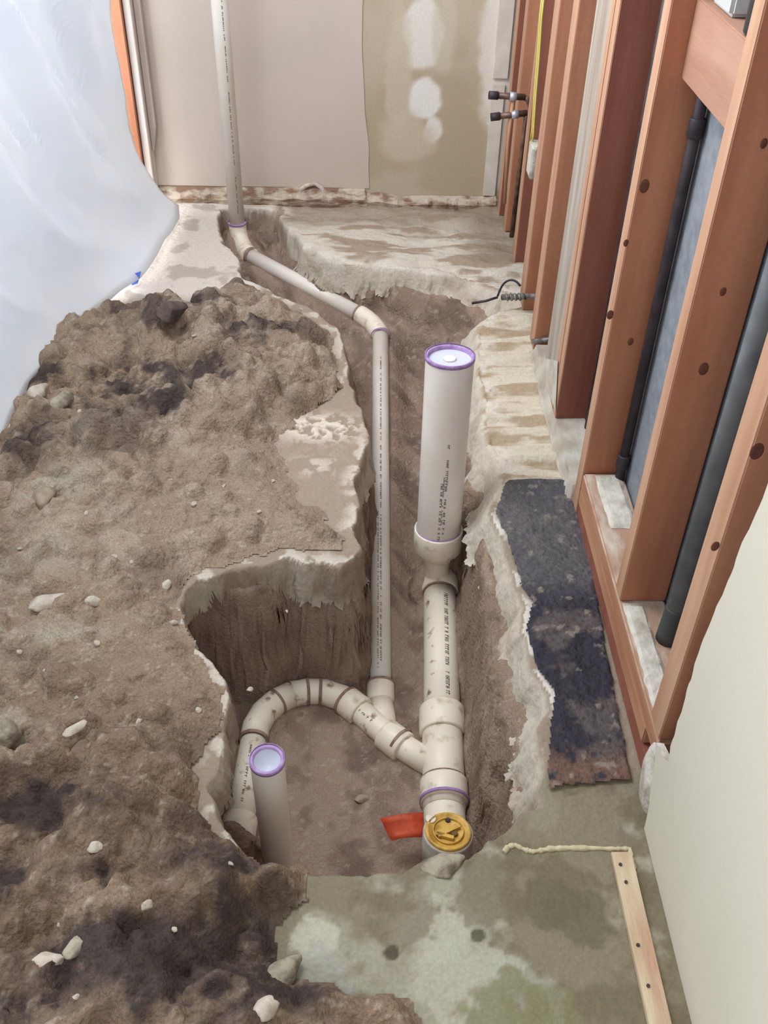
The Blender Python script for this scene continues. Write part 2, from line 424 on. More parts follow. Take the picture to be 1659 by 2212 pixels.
# soil in the trench
X2, Y2 = mesh_axes(-0.66, 0.58, 0.72, 3.62, 0.0045)
sd2 = sdist(X2, Y2, HOLE)
yy = [0.7, 1.75, 2.3, 2.9, 3.2, 3.4, 3.65]; zz = [-0.42, -0.40, -0.31, -0.205, -0.16, -0.13, -0.12]
fz = np.interp(Y2, yy, zz)
fz = fz - 0.03 * (1 - ss(1.2, 1.5, Y2)) * (1 - ss(-.3, -.15, X2) * 0)
wall = 0.05 + 0.10 * ss(2.5, 2.9, Y2) * ss(0.0, 0.1, X2) + 0.10 * ss(0.2, 0.26, X2) * ss(1.1, 1.2, Y2) - .02 * (1 - ss(-.25, -.2, X2)) * (1 - ss(1.5, 1.6, Y2)) + 0.13 * (1 - ss(-.08, 0.0, X2)) * ss(1.5, 1.6, Y2) * (1 - ss(1.75, 1.8, Y2))
m1 = fbm(X2, Y2, 7, 4, 61); m2 = fbm(X2, Y2, 28, 4, 62); m3 = fbm(X2, Y2, 75, 3, 63)
rg2, _r, _b, _l, fw2, dep2 = rimfields(X2, Y2)
under = (1 - ss(-.2, -.14, X2)) * (1 - ss(1.45, 1.55, Y2)) * ss(.95, 1.02, Y2)
e = np.clip((sd2 + .11 * under + rg2 - fw2 * .6 + (m1 - .5) * .02) / wall, -0.5, 1)
eh = -dep2 + .038
Zf = fz + (eh - fz) * (1 - ss(0, 1, e)) + (m1 - .5) * .035
wn = fbm(X2 + 1.3 * Zf, Y2 - 1.1 * Zf, 16, 4, 68); wn2 = fbm(X2 - 1.1 * Zf, Y2 + 1.2 * Zf, 42, 4, 69)
sl = 1 - ss(0, 1, np.abs(e - .5) * 2)
Zf += (wn - .5) * (.022 + .05 * sl) + (wn2 - .5) * (.014 + .03 * sl) + (m3 - .5) * .006


def segd(A, B, X_, Y_):
    ex, ey = B.x - A.x, B.y - A.y; l2 = ex * ex + ey * ey + 1e-12
    t_ = np.clip(((X_ - A.x) * ex + (Y_ - A.y) * ey) / l2, 0, 1)
    return np.hypot(X_ - A.x - t_ * ex, Y_ - A.y - t_ * ey), A.z + t_ * (B.z - A.z)


for pts, r in embed:
    for a, b in zip(pts[:-1], pts[1:]):
        dd, zl = segd(a, b, X2, Y2)
        w = 1 - ss(r * 1.1, r * (4.2 if (a.y > 2.8) else 1.75), dd)
        w = w * np.maximum(under, ss(-.005, .012, sd2 + rg2 - fw2 * .7))
        tgt = zl - r * 0.35 + (m2 - .5) * .012
        Zf = Zf * (1 - w) + tgt * w
# dirt slumped over the right side of the main and onto the trap end
q = P(1000, 1385, -0.33); w = np.exp(-(((X2 - q.x - .012) / .045) ** 2 + ((Y2 - q.y) / .12) ** 2)); Zf += w * 0.045
q = P(505, 1840, -0.30); w = np.exp(-(((X2 - q.x) / .07) ** 2 + ((Y2 - q.y) / .05) ** 2)); Zf = np.maximum(Zf, -0.40 + w * 0.2)
Zf = np.where(sd2 + rg2 < 0.0, np.minimum(Zf, eh - .012), Zf)
def blur(a, n):
    for _ in range(n):
        a = (np.roll(a, 1, 0) + np.roll(a, -1, 0) + a * 2 + np.roll(a, 1, 1) + np.roll(a, -1, 1)) / 6
    return a


Zf = blur(Zf, 10)
stp = blur(ss(.45, 1.5, np.hypot(*np.gradient(Zf, .0045))), 6)
cf = np.zeros(X2.shape + (3,)) + srgb((158, 137, 121))
cf = mixc(cf, (140, 119, 105), ss(.45, .62, wn)); cf = mixc(cf, (160, 142, 126), ss(.56, .72, wn2) * .5)
cf = mixc(cf, (98, 82, 76), ss(.50, .66, fbm(X2 + Zf, Y2 - Zf, 17, 4, 66)) * .5)
cf = mixc(cf, (148, 128, 110), ss(0.22, 0.3, X2) * (1 - ss(1.9, 2.1, Y2)) * .5)
cf = mixc(cf, (178, 166, 150), ss(0.70, 0.76, fbm(X2, Y2, 80, 3, 67)) * .5)
soil = grid('trench_soil', X2, Y2, Zf, sd2 > -0.09 - .15 * under, cf, FLOORSOIL,
            (fbm(X2 * .4 + Y2, Zf, 20, 5, 71, .65) - .5) * .034 * stp, (fbm(X2 - .4 * Y2, Zf, 20, 5, 72, .65) - .5) * .038 * stp)
tag(soil, 'brown soil bottom of the long trench, with the white drain pipes half bedded in it', 'soil', kind='stuff')


def soilz(x, y):
    j = int(round((x + 0.66) / .0045)); i = int(round((y - 0.72) / .0045))
    return float(Zf[min(max(i, 0), Zf.shape[0] - 1), min(max(j, 0), Zf.shape[1] - 1)])


# ------------------------------------------------------------------ excavated dirt heaped over the left of the slab
PILE = gp([(-700, 2600), (-500, 1800), (-200, 1300), (-25, 1000), (35, 860), (110, 715), (190, 675, .03), (275, 655, .03), (345, 660, .03), (385, 672), (420, 662), (470, 628), (512, 604), (535, 612), (580, 640), (640, 668), (690, 700), (720, 730),
           (735, 800), (735, 850), (660, 900), (600, 960), (640, 1060), (700, 1120), (740, 1160), (740, 1190), (680, 1192), (610, 1185), (540, 1205), (450, 1236), (400, 1268), (384, 1310), (396, 1360), (416, 1400), (448, 1432), (474, 1462),
           (486, 1495), (478, 1530), (476, 1580), (456, 1615), (425, 1640), (422, 1700), (442, 1760), (462, 1800), (508, 1828), (545, 1856), (600, 1872), (650, 1886), (655, 1925), (640, 1965), (600, 2010), (590, 2060), (650, 2125), (790, 2132), (880, 2155), (930, 2212), (960, 2500)])
X3, Y3 = mesh_axes(-1.0, 0.16, 0.40, 3.0, 0.0055)
sd3 = sdist(X3, Y3, PILE) + (fbm(X3, Y3, 20, 4, 81) - .5) * .05
k1 = fbm(X3, Y3, 3.2, 4, 82); k2 = fbm(X3, Y3, 13, 5, 83); k3 = fbm(X3, Y3, 45, 4, 84); k4 = fbm(X3, Y3, 120, 2, 85)
# rough zones: far-left heap and near-left clods; a trodden smooth zone between
qa = P(300, 820); qb = P(200, 2000); qc = P(620, 1080); qd = P(330, 1500)
rough = np.clip(np.exp(-(((X3 - qa.x) / .42) ** 2 + ((Y3 - qa.y) / .38) ** 2)) * 1.15 + np.exp(-(((X3 - qb.x) / .42) ** 2 + ((Y3 - qb.y) / .30) ** 2)) * 1.3, 0, 1)
smooth_ = np.clip(np.exp(-(((X3 - qc.x) / .17) ** 2 + ((Y3 - qc.y) / .24) ** 2)) + np.exp(-(((X3 - qd.x) / .22) ** 2 + ((Y3 - qd.y) / .13) ** 2)), 0, 1)
rough = np.clip((rough + .36) * (1 - .75 * smooth_) + .04, 0, 1)
edge = ss(0.0, 0.11, sd3)
Zp = 0.005 * ss(-.01, .04, sd3) + edge * (0.012 + 0.06 * rough * k1 * 1.4)
Zp += edge * ((0.075 + .035 * ss(1.3, 1.0, Y3)) * (rough + .1) * (k2 - .45)) + ss(0, .03, sd3) * ((k3 - .5) * (0.008 + 0.022 * rough) + (k4 - .5) * .005)
rs = np.random.RandomState(3)
cl = np.zeros(X3.shape)
for i in range(3200):
    cx_, cy_ = rs.uniform(-1, .16), rs.uniform(.42, 3.0)
    j = int((cx_ + 1) / .0055); ii = int((cy_ - .40) / .0055)
    if sd3[min(ii, sd3.shape[0] - 1), min(j, sd3.shape[1] - 1)] < 0.01: continue
    rg = rough[min(ii, sd3.shape[0] - 1), min(j, sd3.shape[1] - 1)]
    if rs.rand() > rg * 1.05 + .05: continue
    r = (0.008 + 0.044 * rs.rand() ** 2.2) * (0.5 + 0.7 * rg); el = rs.uniform(.6, 1); th = rs.uniform(0, math.pi)
    k = int(r * 1.6 / .0055) + 2
    a0, a1, b0, b1 = max(ii - k, 0), ii + k, max(j - k, 0), j + k
    xx = X3[a0:a1, b0:b1] - cx_; yy_ = Y3[a0:a1, b0:b1] - cy_
    u = (xx * math.cos(th) + yy_ * math.sin(th)) / r; v_ = (-xx * math.sin(th) + yy_ * math.cos(th)) / (r * el)
    rr = (np.abs(u) ** 2.6 + np.abs(v_) ** 2.6) ** (1 / 2.6) * (0.8 + .5 * k2[a0:a1, b0:b1])
    cl[a0:a1, b0:b1] = np.maximum(cl[a0:a1, b0:b1], r * rs.uniform(.5, .9) * np.sqrt(np.clip(1 - rr ** 2, 0, 1)))
Zp += cl * ss(0, .03, sd3)
# hump in the back corner against the sheet
q = P(330, 700, .04); w = np.exp(-(((X3 - q.x) / .10) ** 2 + ((Y3 - q.y) / .07) ** 2)); Zp += w * .05 * edge
cp = np.zeros(X3.shape + (3,)) + srgb((157, 137, 117))
cp = mixc(cp, (146, 128, 113), ss(.42, .6, k1) * .8); cp = mixc(cp, (176, 160, 142), ss(.52, .66, k2) * .6)
cp = mixc(cp, (158, 138, 118), smooth_ * .8)
cp = mixc(cp, (134, 112, 92), ss(1.5, 1.0, Y3) * .75)  # near end darker and warmer, weaker foreground light put into the colour
damp = fbm(X3, Y3, 8, 6, 90, .68)
dz = np.zeros(X3.shape)
for (px, py, sx, sy, s_) in [(290, 850, .24, .10, 1.1), (240, 750, .14, .08, .6), (540, 720, .18, .11, 1.0), (340, 655, .05, .04, .9), (60, 1000, .10, .12, .8), (350, 930, .15, .05, .7), (480, 680, .16, .05, .6),
                             (300, 2130, .20, .08, 1.1), (460, 2070, .10, .06, .85), (60, 1790, .10, .06, 1.0), (420, 1930, .08, .04, .62), (210, 1980, .08, .04, .62), (530, 1900, .06, .03, .6), (0, 1960, .05, .08, .9), (300, 1870, .05, .05, .6), (520, 2150, .12, .04, .8)]:
    q = P(px, py); dz = np.maximum(dz, s_ * np.exp(-(((X3 - q.x) / sx) ** 2 + ((Y3 - q.y) / sy) ** 2)))
dw = np.clip(dz * ss(.38, .54, damp) * 1.15 + ss(.56, .66, damp) * .6 * rough, 0, 1)
cp = mixc(cp, (66, 58, 58), dw * .92)
gz = np.zeros(X3.shape)
for (px, py, sx, sy, s_) in [(120, 1080, .13, .10, .8), (60, 1220, .12, .08, .8), (120, 1400, .12, .04, .7), (20, 1620, .05, .06, .9), (250, 1130, .1, .05, .5)]:
    q = P(px, py); gz = np.maximum(gz, s_ * np.exp(-(((X3 - q.x) / sx) ** 2 + ((Y3 - q.y) / sy) ** 2)))
cp = mixc(cp, (176, 168, 152), np.clip(gz * ss(.4, .55, fbm(X3, Y3, 14, 4, 95)), 0, 1))
cp = mixc(cp, (190, 178, 160), ss(.70, .76, fbm(X3, Y3, 90, 3, 93)) * .5 * (1 - dw))
cp = cp
pile = grid('dirt_pile', X3, Y3, Zp, (sd3 > 0.0) & (sdist(X3, Y3, HOLE) < 0.02) & (X3 > -.93), cp, SOILM)
tag(pile, 'heap of loose brown excavated dirt and damp clods covering the left side of the floor', 'dirt pile', kind='stuff')


def pilez(x, y):
    j = int(round((x + 1.0) / .0055)); i = int(round((y - 0.40) / .0055))
    return float(Zp[min(max(i, 0), Zp.shape[0] - 1), min(max(j, 0), Zp.shape[1] - 1)])


# ------------------------------------------------------------------ black tar patch
TP = gp([(1090, 1024), (1140, 1016), (1200, 1018), (1244, 1022), (1256, 1100), (1280, 1240), (1306, 1380), (1334, 1540), (1366, 1690), (1330, 1692), (1280, 1698), (1230, 1704), (1180, 1710), (1182, 1600), (1196, 1500), (1160, 1450), (1148, 1400), (1134, 1368), (1146, 1308),
         (1124, 1265), (1116, 1240), (1100, 1195), (1092, 1160), (1068, 1110), (1082, 1070), (1096, 1040)])
X4, Y4 = mesh_axes(0.2, 0.52, 0.98, 1.88, 0.0035)
s4 = sdist(X4, Y4, TP) + (fbm(X4, Y4, 30, 3, 55) - .5) * .010
b1_ = fbm(X4, Y4, 13, 6, 56, .62); b2_ = fbm(X4, Y4, 45, 4, 57)
Z4 = 0.007 * ss(-.004, .006, s4) + (b2_ - .5) * .007 + (b1_ - .5) * .006 + .002
for i in range(X4.shape[0]):
    for j in range(X4.shape[1]): Z4[i, j] += slabz(X4[i, j], Y4[i, j]) if s4[i, j] > -.005 else 0
c4 = np.zeros(X4.shape + (3,)) + srgb((46, 44, 54))
c4 = mixc(c4, (96, 88, 84), ss(.52, .66, b1_) * .7)
c4 = mixc(c4, (104, 102, 104), ss(1.42, 1.55, Y4 + .1 * (b1_ - .5)) * .6)
c4 = mixc(c4, (122, 92, 76), (1 - ss(1.03, 1.10, Y4 + .04 * (b1_ - .5))) * .75 * ss(.35, .5, b2_))
c4 = mixc(c4, (166, 156, 144), ss(.70, .76, b2_) * .4)
tar = grid('tar_patch', X4, Y4, Z4, s4 > 0, c4, TARM)
tag(tar, 'rough black tar patch on the slab between the trench and the wood sill', 'tar patch')

# ------------------------------------------------------------------ walls
# back wall: raw tan board with patches of joint compound
YB = 3.60
Xw, Zw = mesh_axes(-1.1, 0.62, 0.015, 1.0, 0.008)
cw = np.zeros(Xw.shape + (3,)) + srgb((184, 168, 142))
w1 = fbm(Xw, Zw, 5, 4, 101); w2 = fbm(Xw, Zw, 20, 3, 102)
cw = mixc(cw, (200, 188, 168), ss(.45, .65, w1) * .6)
for (px, py, sx, sz, c, s_) in [(912, 60, .07, .10, (226, 222, 214), 1.5), (912, 120, .05, .05, (226, 222, 214), 1.2), (918, 215, .055, .075, (232, 230, 224), 1.6), (935, 280, .035, .05, (228, 226, 218), 1.3),
                                (880, 300, .11, .09, (206, 194, 172), .9), (860, 150, .05, .22, (206, 196, 176), .8), (960, 60, .04, .15, (204, 196, 178), .8), (1090, 100, .085, .30, (224, 218, 208), 1.4), (1080, 330, .045, .14, (222, 216, 204), 1.4),
                                (820, 20, .05, .1, (190, 180, 158), .5)]:
    q = PY(px, py, YB); rr = np.sqrt(((Xw - q.x) / sx) ** 2 + ((Zw - q.z) / sz) ** 2) + (w2 - .5) * .5
    cw = mixc(cw, c, np.clip(s_ * (1 - ss(.75, 1.15, rr)) * .8, 0, 1))
me = bpy.data.meshes.new('wall_back')
ny, nx = Xw.shape; idx = np.arange(nx * ny).reshape(ny, nx)
lowe = 0.028 + .02 * fbm(Xw, Xw * 0 + 3, 9, 3, 8)
zz_ = np.maximum(Zw, lowe)
co = np.stack([Xw, Xw * 0 + YB, zz_], -1).reshape(-1, 3)
qf = np.stack([idx[:-1, :-1], idx[:-1, 1:], idx[1:, 1:], idx[1:, :-1]], -1).reshape(-1, 4)
me.from_pydata(co.tolist(), [], qf.tolist()); a = me.color_attributes.new('Col', 'FLOAT_COLOR', 'POINT')
cc = np.ones((len(co), 4)); cc[:, :3] = cw.reshape(-1, 3); a.data.foreach_set('color', cc.ravel())
o = link('wall_back', me, ATTR); o['kind'] = 'structure'
sm = o.modifiers.new('thick', 'SOLIDIFY'); sm.thickness = 0.013; sm.offset = -1
# painted layer of the back wall with a torn right edge, a broken patch at its foot
bm = bmesh.new()
zs = np.linspace(0.06, 1.0, 60)
edge_x = [PY(785, 0, YB).x + (0.03 * max(0, (0.45 - z) / 0.4)) + 0.012 * (vnoise(np.array([z * 9.0]), np.array([2.0]), 4)[0] - .5) for z in zs]
L_, R_ = [], []
for z, ex in zip(zs, edge_x):
    L_.append(bm.verts.new((-1.1, YB - .0035, z))); R_.append(bm.verts.new((ex, YB - .0035, z)))
for i in range(len(zs) - 1): bm.faces.new([L_[i], R_[i], R_[i + 1], L_[i + 1]])
o = obj('wall_back_paint', bm, BEIGE); sm = o.modifiers.new('thick', 'SOLIDIFY'); sm.thickness = 0.003; sm.offset = 1
o['kind'] = 'structure'; o.name = 'trim_1'
# foot of the back wall: crumbled base strip
bm = bmesh.new()
n = 150; xs = np.linspace(-0.83, 0.49, n); prof = []
for i, x in enumerate(xs):
    a_ = vnoise(np.array([x * 22]), np.array([1.0]), 8)[0]; b_ = vnoise(np.array([x * 60]), np.array([5.0]), 9)[0]
    top = 0.055 + .006 * a_ + (0.0 if x < 0.0 else -.028 + .014 * a_); bot = -0.012 + 0.02 * a_ + .012 * b_; dy = 0.016 + .012 * b_
    prof.append([bm.verts.new(p) for p in ((x, YB - .002, top), (x, YB - .008 - dy * .4, top - .004), (x, YB - .012 - dy, (top + bot) / 2 - .008), (x, YB - .008 - dy * .7, bot - .02), (x, YB + .01, bot - .02))])
for i in range(n - 1):
    for k in range(4): bm.faces.new([prof[i][k], prof[i + 1][k], prof[i + 1][k + 1], prof[i][k + 1]])
o = obj('baseboard_back', bm, mat('crumbled_plaster', (196, 182, 164), 0.95, (140, 112, 90), 16, bump=.8, bscale=40, fac=(.45, .6), stretch=(1, 1, 2.5))); o['kind'] = 'structure'
# plaster arch around a broken hole at the foot of the wall
t0 = thing('plaster_patch', 'curved white plaster ridge around a broken hole at the foot of the back wall', 'plaster patch', (PY(682, 430, YB).x, YB - .01, 0.03))
arc = [PY(*p, YB - .012) for p in [(640, 436), (645, 415), (660, 402), (680, 396), (694, 405), (700, 425), (712, 438), (728, 440)]]
bm = bmesh.new(); tube(bm, arc, [.006, .009, .008, .007, .009, .011, .012, .006], 10)
obj('ridge', bm, mat('white_plaster', (214, 208, 200), .95, (180, 160, 142), 40, bump=.5), t0)
bm = bmesh.new(); cpt = PY(676, 422, YB - .008)
vs = [bm.verts.new((cpt.x + .038 * math.cos(k * math.pi / 10) * (1 + .1 * math.sin(k * 2.3)), YB - .006, cpt.z - .02 + .055 * math.sin(k * math.pi / 10))) for k in range(11)]
f = bm.faces.new(vs); g = bmesh.ops.extrude_face_region(bm, geom=[f]); bmesh.ops.translate(bm, verts=[v for v in g['geom'] if isinstance(v, bmesh.types.BMVert)], vec=(0, .004, 0))
obj('exposed_lath', bm, mat('exposed_brown', (150, 118, 96), .95, (120, 92, 76), 50, bump=.5), t0)

# right-hand grey backing board of the stud wall (the next room's drywall seen from behind)
bm = bmesh.new(); add_box(bm, (0.588, 0.60, -0.02), (0.602, 3.62, 1.62)); o = obj('wall_right', bm, BACKPAPER); o['kind'] = 'structure'
# near right drywall, broken along its far edge
bm = bmesh.new()
zs = np.linspace(0.0, 1.5, 110); Fv, Bv = [], []
for z in zs:
    ye = float(np.interp(z, [0, .06, .12, .165, .17, .19, .22, .32, .43, .75, 1.5], [.925, .935, .955, .975, .95, .915, .925, .93, .935, .905, .90]))
    ye += .010 * (vnoise(np.array([z * 40.]), np.array([.5]), 3)[0] - .5)
    Fv.append((ye, z))
rowsf = []
for ye, z in Fv: rowsf.append([bm.verts.new((0.478, ye, z)), bm.verts.new((0.490, ye - .002, z)), bm.verts.new((0.478, -0.35, z)), bm.verts.new((0.490, -0.35, z))])
for i in range(len(zs) - 1):
    a_, b_ = rowsf[i], rowsf[i + 1]
    bm.faces.new([a_[0], b_[0], b_[2], a_[2]]); bm.faces.new([a_[1], a_[3], b_[3], b_[1]])
    f = bm.faces.new([a_[0], a_[1], b_[1], b_[0]]); f.material_index = 1
    bm.faces.new([a_[2], b_[2], b_[3], a_[3]])
bm.faces.new(rowsf[0][:2] + rowsf[0][:1:-1]); bm.faces.new(rowsf[-1][:2] + rowsf[-1][:1:-1])
o = obj('wall_near', bm, [CREAM, GYPS]); o['kind'] = 'structure'


# ------------------------------------------------------------------ studs
def stud(name, label, x0, x1, y0, y1, z0, z1=1.6, m=None, em=None, knots=(), cat='stud', group='studs of the open right wall'):
    t_ = thing(name, label, cat, ((x0 + x1) / 2, (y0 + y1) / 2, z0), group)
    bm = bmesh.new(); add_box(bm, (x0, y0, z0), (x1, y1, z1), 0, 0.002)
    bm.normal_update()
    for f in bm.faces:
        if f.calc_center_median().x < x0 + 0.0021: f.material_index = 1  # narrow room-facing side gets the paler wood colour
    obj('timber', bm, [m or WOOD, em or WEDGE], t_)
    for (kx, kz, r) in knots:
        bm = bmesh.new(); bmesh.ops.create_uvsphere(bm, u_segments=12, v_segments=6, radius=1)
        bmesh.ops.scale(bm, vec=(r, .0012, r * 1.5), verts=bm.verts); bmesh.ops.translate(bm, vec=(x0 + kx, y0, kz), verts=bm.verts)
        obj('knot', bm, KNOT, t_, True)
    return t_


XS0, XS1 = 0.495, 0.584


def kn(px, py, y0, r): q = PY(px, py, y0); return (q.x - XS0, q.z, r)


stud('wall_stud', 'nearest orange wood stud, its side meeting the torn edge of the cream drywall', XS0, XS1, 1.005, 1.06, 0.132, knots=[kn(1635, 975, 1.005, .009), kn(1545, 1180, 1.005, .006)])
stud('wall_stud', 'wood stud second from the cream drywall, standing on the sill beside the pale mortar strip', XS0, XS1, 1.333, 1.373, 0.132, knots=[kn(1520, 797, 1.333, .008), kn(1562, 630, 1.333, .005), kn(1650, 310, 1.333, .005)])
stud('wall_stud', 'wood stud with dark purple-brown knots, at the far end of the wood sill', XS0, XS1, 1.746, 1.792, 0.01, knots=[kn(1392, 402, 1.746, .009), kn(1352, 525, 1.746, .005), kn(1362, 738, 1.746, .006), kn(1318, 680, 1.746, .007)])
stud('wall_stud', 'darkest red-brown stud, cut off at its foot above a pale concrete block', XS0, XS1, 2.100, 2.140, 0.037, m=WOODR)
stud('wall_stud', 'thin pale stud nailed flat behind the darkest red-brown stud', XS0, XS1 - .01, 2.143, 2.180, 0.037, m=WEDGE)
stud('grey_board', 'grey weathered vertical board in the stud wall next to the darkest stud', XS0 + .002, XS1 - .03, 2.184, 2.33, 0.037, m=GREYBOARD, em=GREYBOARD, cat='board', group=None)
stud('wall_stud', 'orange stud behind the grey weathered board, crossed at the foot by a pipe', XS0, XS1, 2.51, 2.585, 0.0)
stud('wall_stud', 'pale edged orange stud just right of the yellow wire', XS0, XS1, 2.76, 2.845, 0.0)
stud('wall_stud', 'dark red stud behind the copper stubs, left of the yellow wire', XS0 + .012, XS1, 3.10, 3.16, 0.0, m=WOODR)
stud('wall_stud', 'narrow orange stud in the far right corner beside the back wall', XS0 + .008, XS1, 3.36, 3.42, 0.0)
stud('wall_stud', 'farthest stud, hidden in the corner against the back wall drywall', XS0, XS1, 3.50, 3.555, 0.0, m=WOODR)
# pale painted corner strip of the back wall with a broken lower end
bm = bmesh.new()
for (x0, x1, z0, z1) in [(0.44, 0.486, 0.04, 0.44), (0.44, 0.492, 0.46, 0.98)]:
    add_box(bm, (x0, YB - .010, z0), (x1, YB - .002, z1), 0, .001)
o = obj('trim_2', bm, mat('white_joint_tape', (222, 216, 206), .85, (206, 198, 186), 14)); o['kind'] = 'structure'

# wood sill under the near studs
t0 = thing('wall_sill', 'thick wood sill plate at the foot of the near studs, dusty on top', 'sill plate', (.54, 1.38, 0))
bm = bmesh.new(); add_box(bm, (.497, 1.00, .002), (.586, 1.742, .044), 0, .003); obj('lower_plate', bm, WOODR, t0)
bm = bmesh.new(); add_box(bm, (.495, 1.062, .046), (.584, 1.742, .088), 0, .003); obj('middle_plate', bm, PLATEM, t0)
bm = bmesh.new(); add_box(bm, (.494, 1.00, .0885), (.584, 1.742, .1305), 0, .004)
bm.normal_update()
for f in bm.faces:
    if f.normal.z > .5: f.material_index = 1
obj('upper_plate', bm, [PLATEM, PLATED], t0)


def rockmesh(r, seed, flat=.6, el=1.3, sub=3, am=.28):
    bm = bmesh.new(); bmesh.ops.create_icosphere(bm, subdivisions=sub, radius=1)
    rs_ = random.Random(seed); ph = [(Vector((rs_.uniform(-1, 1), rs_.uniform(-1, 1), rs_.uniform(-1, 1))).normalized(), rs_.uniform(.55, .95)) for _ in range(14)]
    for v in bm.verts:
        c_ = v.co.copy()
        for n_, d_ in ph:
            k_ = c_.dot(n_)
            if k_ > d_: c_ -= n_ * (k_ - d_)
        c_ *= 1 + am * .25 * math.sin(c_.x * 5 + seed) * math.cos(c_.y * 6 + seed)
        v.co = Vector((c_.x * r * el, c_.y * r, c_.z * r * flat))
    return bm


def rock(name, label, cat, px, py, r, m, seed, flat=.6, el=1.3, rot=0, group=None, on='pile', sub=3, lift=.25):
    p = P(px, py, .02)
    z = {'pile': pilez, 'slab': slabz, 'soil': soilz}[on](p.x, p.y)
    p = P(px, py, z); z = {'pile': pilez, 'slab': slabz, 'soil': soilz}[on](p.x, p.y); p = P(px, py, z)
    bm = rockmesh(r, seed, flat, el, sub)
    o = obj(name, bm, m, None, True); o.location = (p.x, p.y, z + r * flat * lift); o.rotation_euler = (.15 * math.sin(seed), .15 * math.cos(seed * 2), rot)
    return tag(o, label, cat, group)


# pale mortar strip lying on the sill between the two near studs
def rough_slab(name, lo, hi, m, n=(14, 40), amp=.004, seed=1, parent=None):
    bm = bmesh.new(); vs = {}
    for i in range(n[0] + 1):
        for j in range(n[1] + 1):
            x = lo[0] + (hi[0] - lo[0]) * i / n[0]; y = lo[1] + (hi[1] - lo[1]) * j / n[1]
            e_ = min(i, n[0] - i, 2) / 2 * min(j, n[1] - j, 2) / 2
            nz = float(fbm(np.array([x]), np.array([y]), 25, 3, seed)[0] - .5)
            vs[i, j] = bm.verts.new((x + (nz * .012 if e_ < .6 else 0), y + (nz * .012 if e_ < .6 else 0), lo[2] + (hi[2] - lo[2]) * (0.25 + .75 * e_) + nz * amp * 2))
    for i in range(n[0]):
        for j in range(n[1]): bm.faces.new([vs[i, j], vs[i + 1, j], vs[i + 1, j + 1], vs[i, j + 1]])
    bot = [bm.verts.new((x, y, lo[2])) for x, y in ((lo[0], lo[1]), (hi[0], lo[1]), (hi[0], hi[1]), (lo[0], hi[1]))]
    bm.faces.new(bot[::-1])
    loops = [[vs[i, 0] for i in range(n[0] + 1)], [vs[n[0], j] for j in range(n[1] + 1)], [vs[n[0] - i, n[1]] for i in range(n[0] + 1)], [vs[0, n[1] - j] for j in range(n[1] + 1)]]
    for k_, lp in enumerate(loops): bm.faces.new([bot[k_]] + [bot[(k_ + 1) % 4]] + lp[::-1])
    return obj(name, bm, m, parent)


o = rough_slab('mortar_strip', (.502, 1.075, .131), (.540, 1.328, .137), MORTAR, seed=3); tag(o, 'pale grey mortar strip on top of the wood sill between the two nearest studs', 'mortar')
o = rough_slab('mortar_smear', (.52, 1.55, .1305), (.575, 1.735, .136), MORTAR, seed=5, amp=.003); tag(o, 'smear of pale mortar on the far end of the wood sill', 'mortar')
o = rough_slab('concrete_footing', (.484, 1.80, -.005), (.586, 2.50, .037), mat('pale_footing', (196, 192, 180), .95, (168, 156, 142), 12, bump=.5, bscale=40), n=(16, 70), seed=6, amp=.003); tag(o, 'pale concrete footing block beneath the cut-off dark red stud', 'footing')
# plaster at the end of the sill
bm = rockmesh(.05, 4, 1.7, 1.0, 4); o = obj('plaster_lump', bm, mat('white_lump', (214, 210, 200), .9, (186, 178, 166), 20, bump=.5), None, True); o.scale = (.32, .9, 1.0); o.location = (.4905, .972, .07)
tag(o, 'whitish plaster lump at the low corner where the sill meets the cream drywall', 'plaster')

# block between two studs with things standing on it
bm = bmesh.new(); add_box(bm, (.535, 1.375, .975), (.585, 1.744, 1.10), 0, .002)
o = obj('fire_block', bm, mat('pale_pink_wood', (178, 138, 116), .75, (158, 116, 96), 6, stretch=(3, .4, 3), bump=.1)); tag(o, 'pale pinkish wood fire block nailed between the knotty stud and the next one', 'fire block')
t0 = thing('plastic_bottle', 'dark green bottle shape standing on the fire block at the top right', 'bottle', (.563, 1.50, 1.101))
pr = [(0, .024), (.004, .027), (.12, .027), (.14, .022), (.155, .012), (.175, .011)]
bm = bmesh.new(); tube(bm, [(.563, 1.50, 1.101 + h_) for h_, _ in pr], [r_ for _, r_ in pr]); obj('body', bm, DARKGLASS, t0)
bm = bmesh.new(); tube(bm, [(.563, 1.50, 1.276), (.563, 1.50, 1.295)], .013); obj('cap', bm, WHITEPL, t0)
bm = bmesh.new(); add_box(bm, (.545, 1.60, 1.101), (.583, 1.71, 1.17), 0, .006)
o = obj('junction_box', bm, WHITEPL); tag(o, 'pale grey box on the fire block, behind the thin dark pipe', 'box')

# thin dark vertical pipe between the studs
def vpipe(name, label, x, y, r, z0, z1, m, cat='pipe', couplings=(), group=None):
    t_ = thing(name, label, cat, (x, y, z0), group)
    bm = bmesh.new(); tube(bm, [(x, y, z0), (x, y, z1)], r, 20); obj('tube', bm, m, t_)
    for z in couplings: hub('coupling', (x, y, z), (0, 0, 1), r * 1.35, .035, m, t_)
    return t_


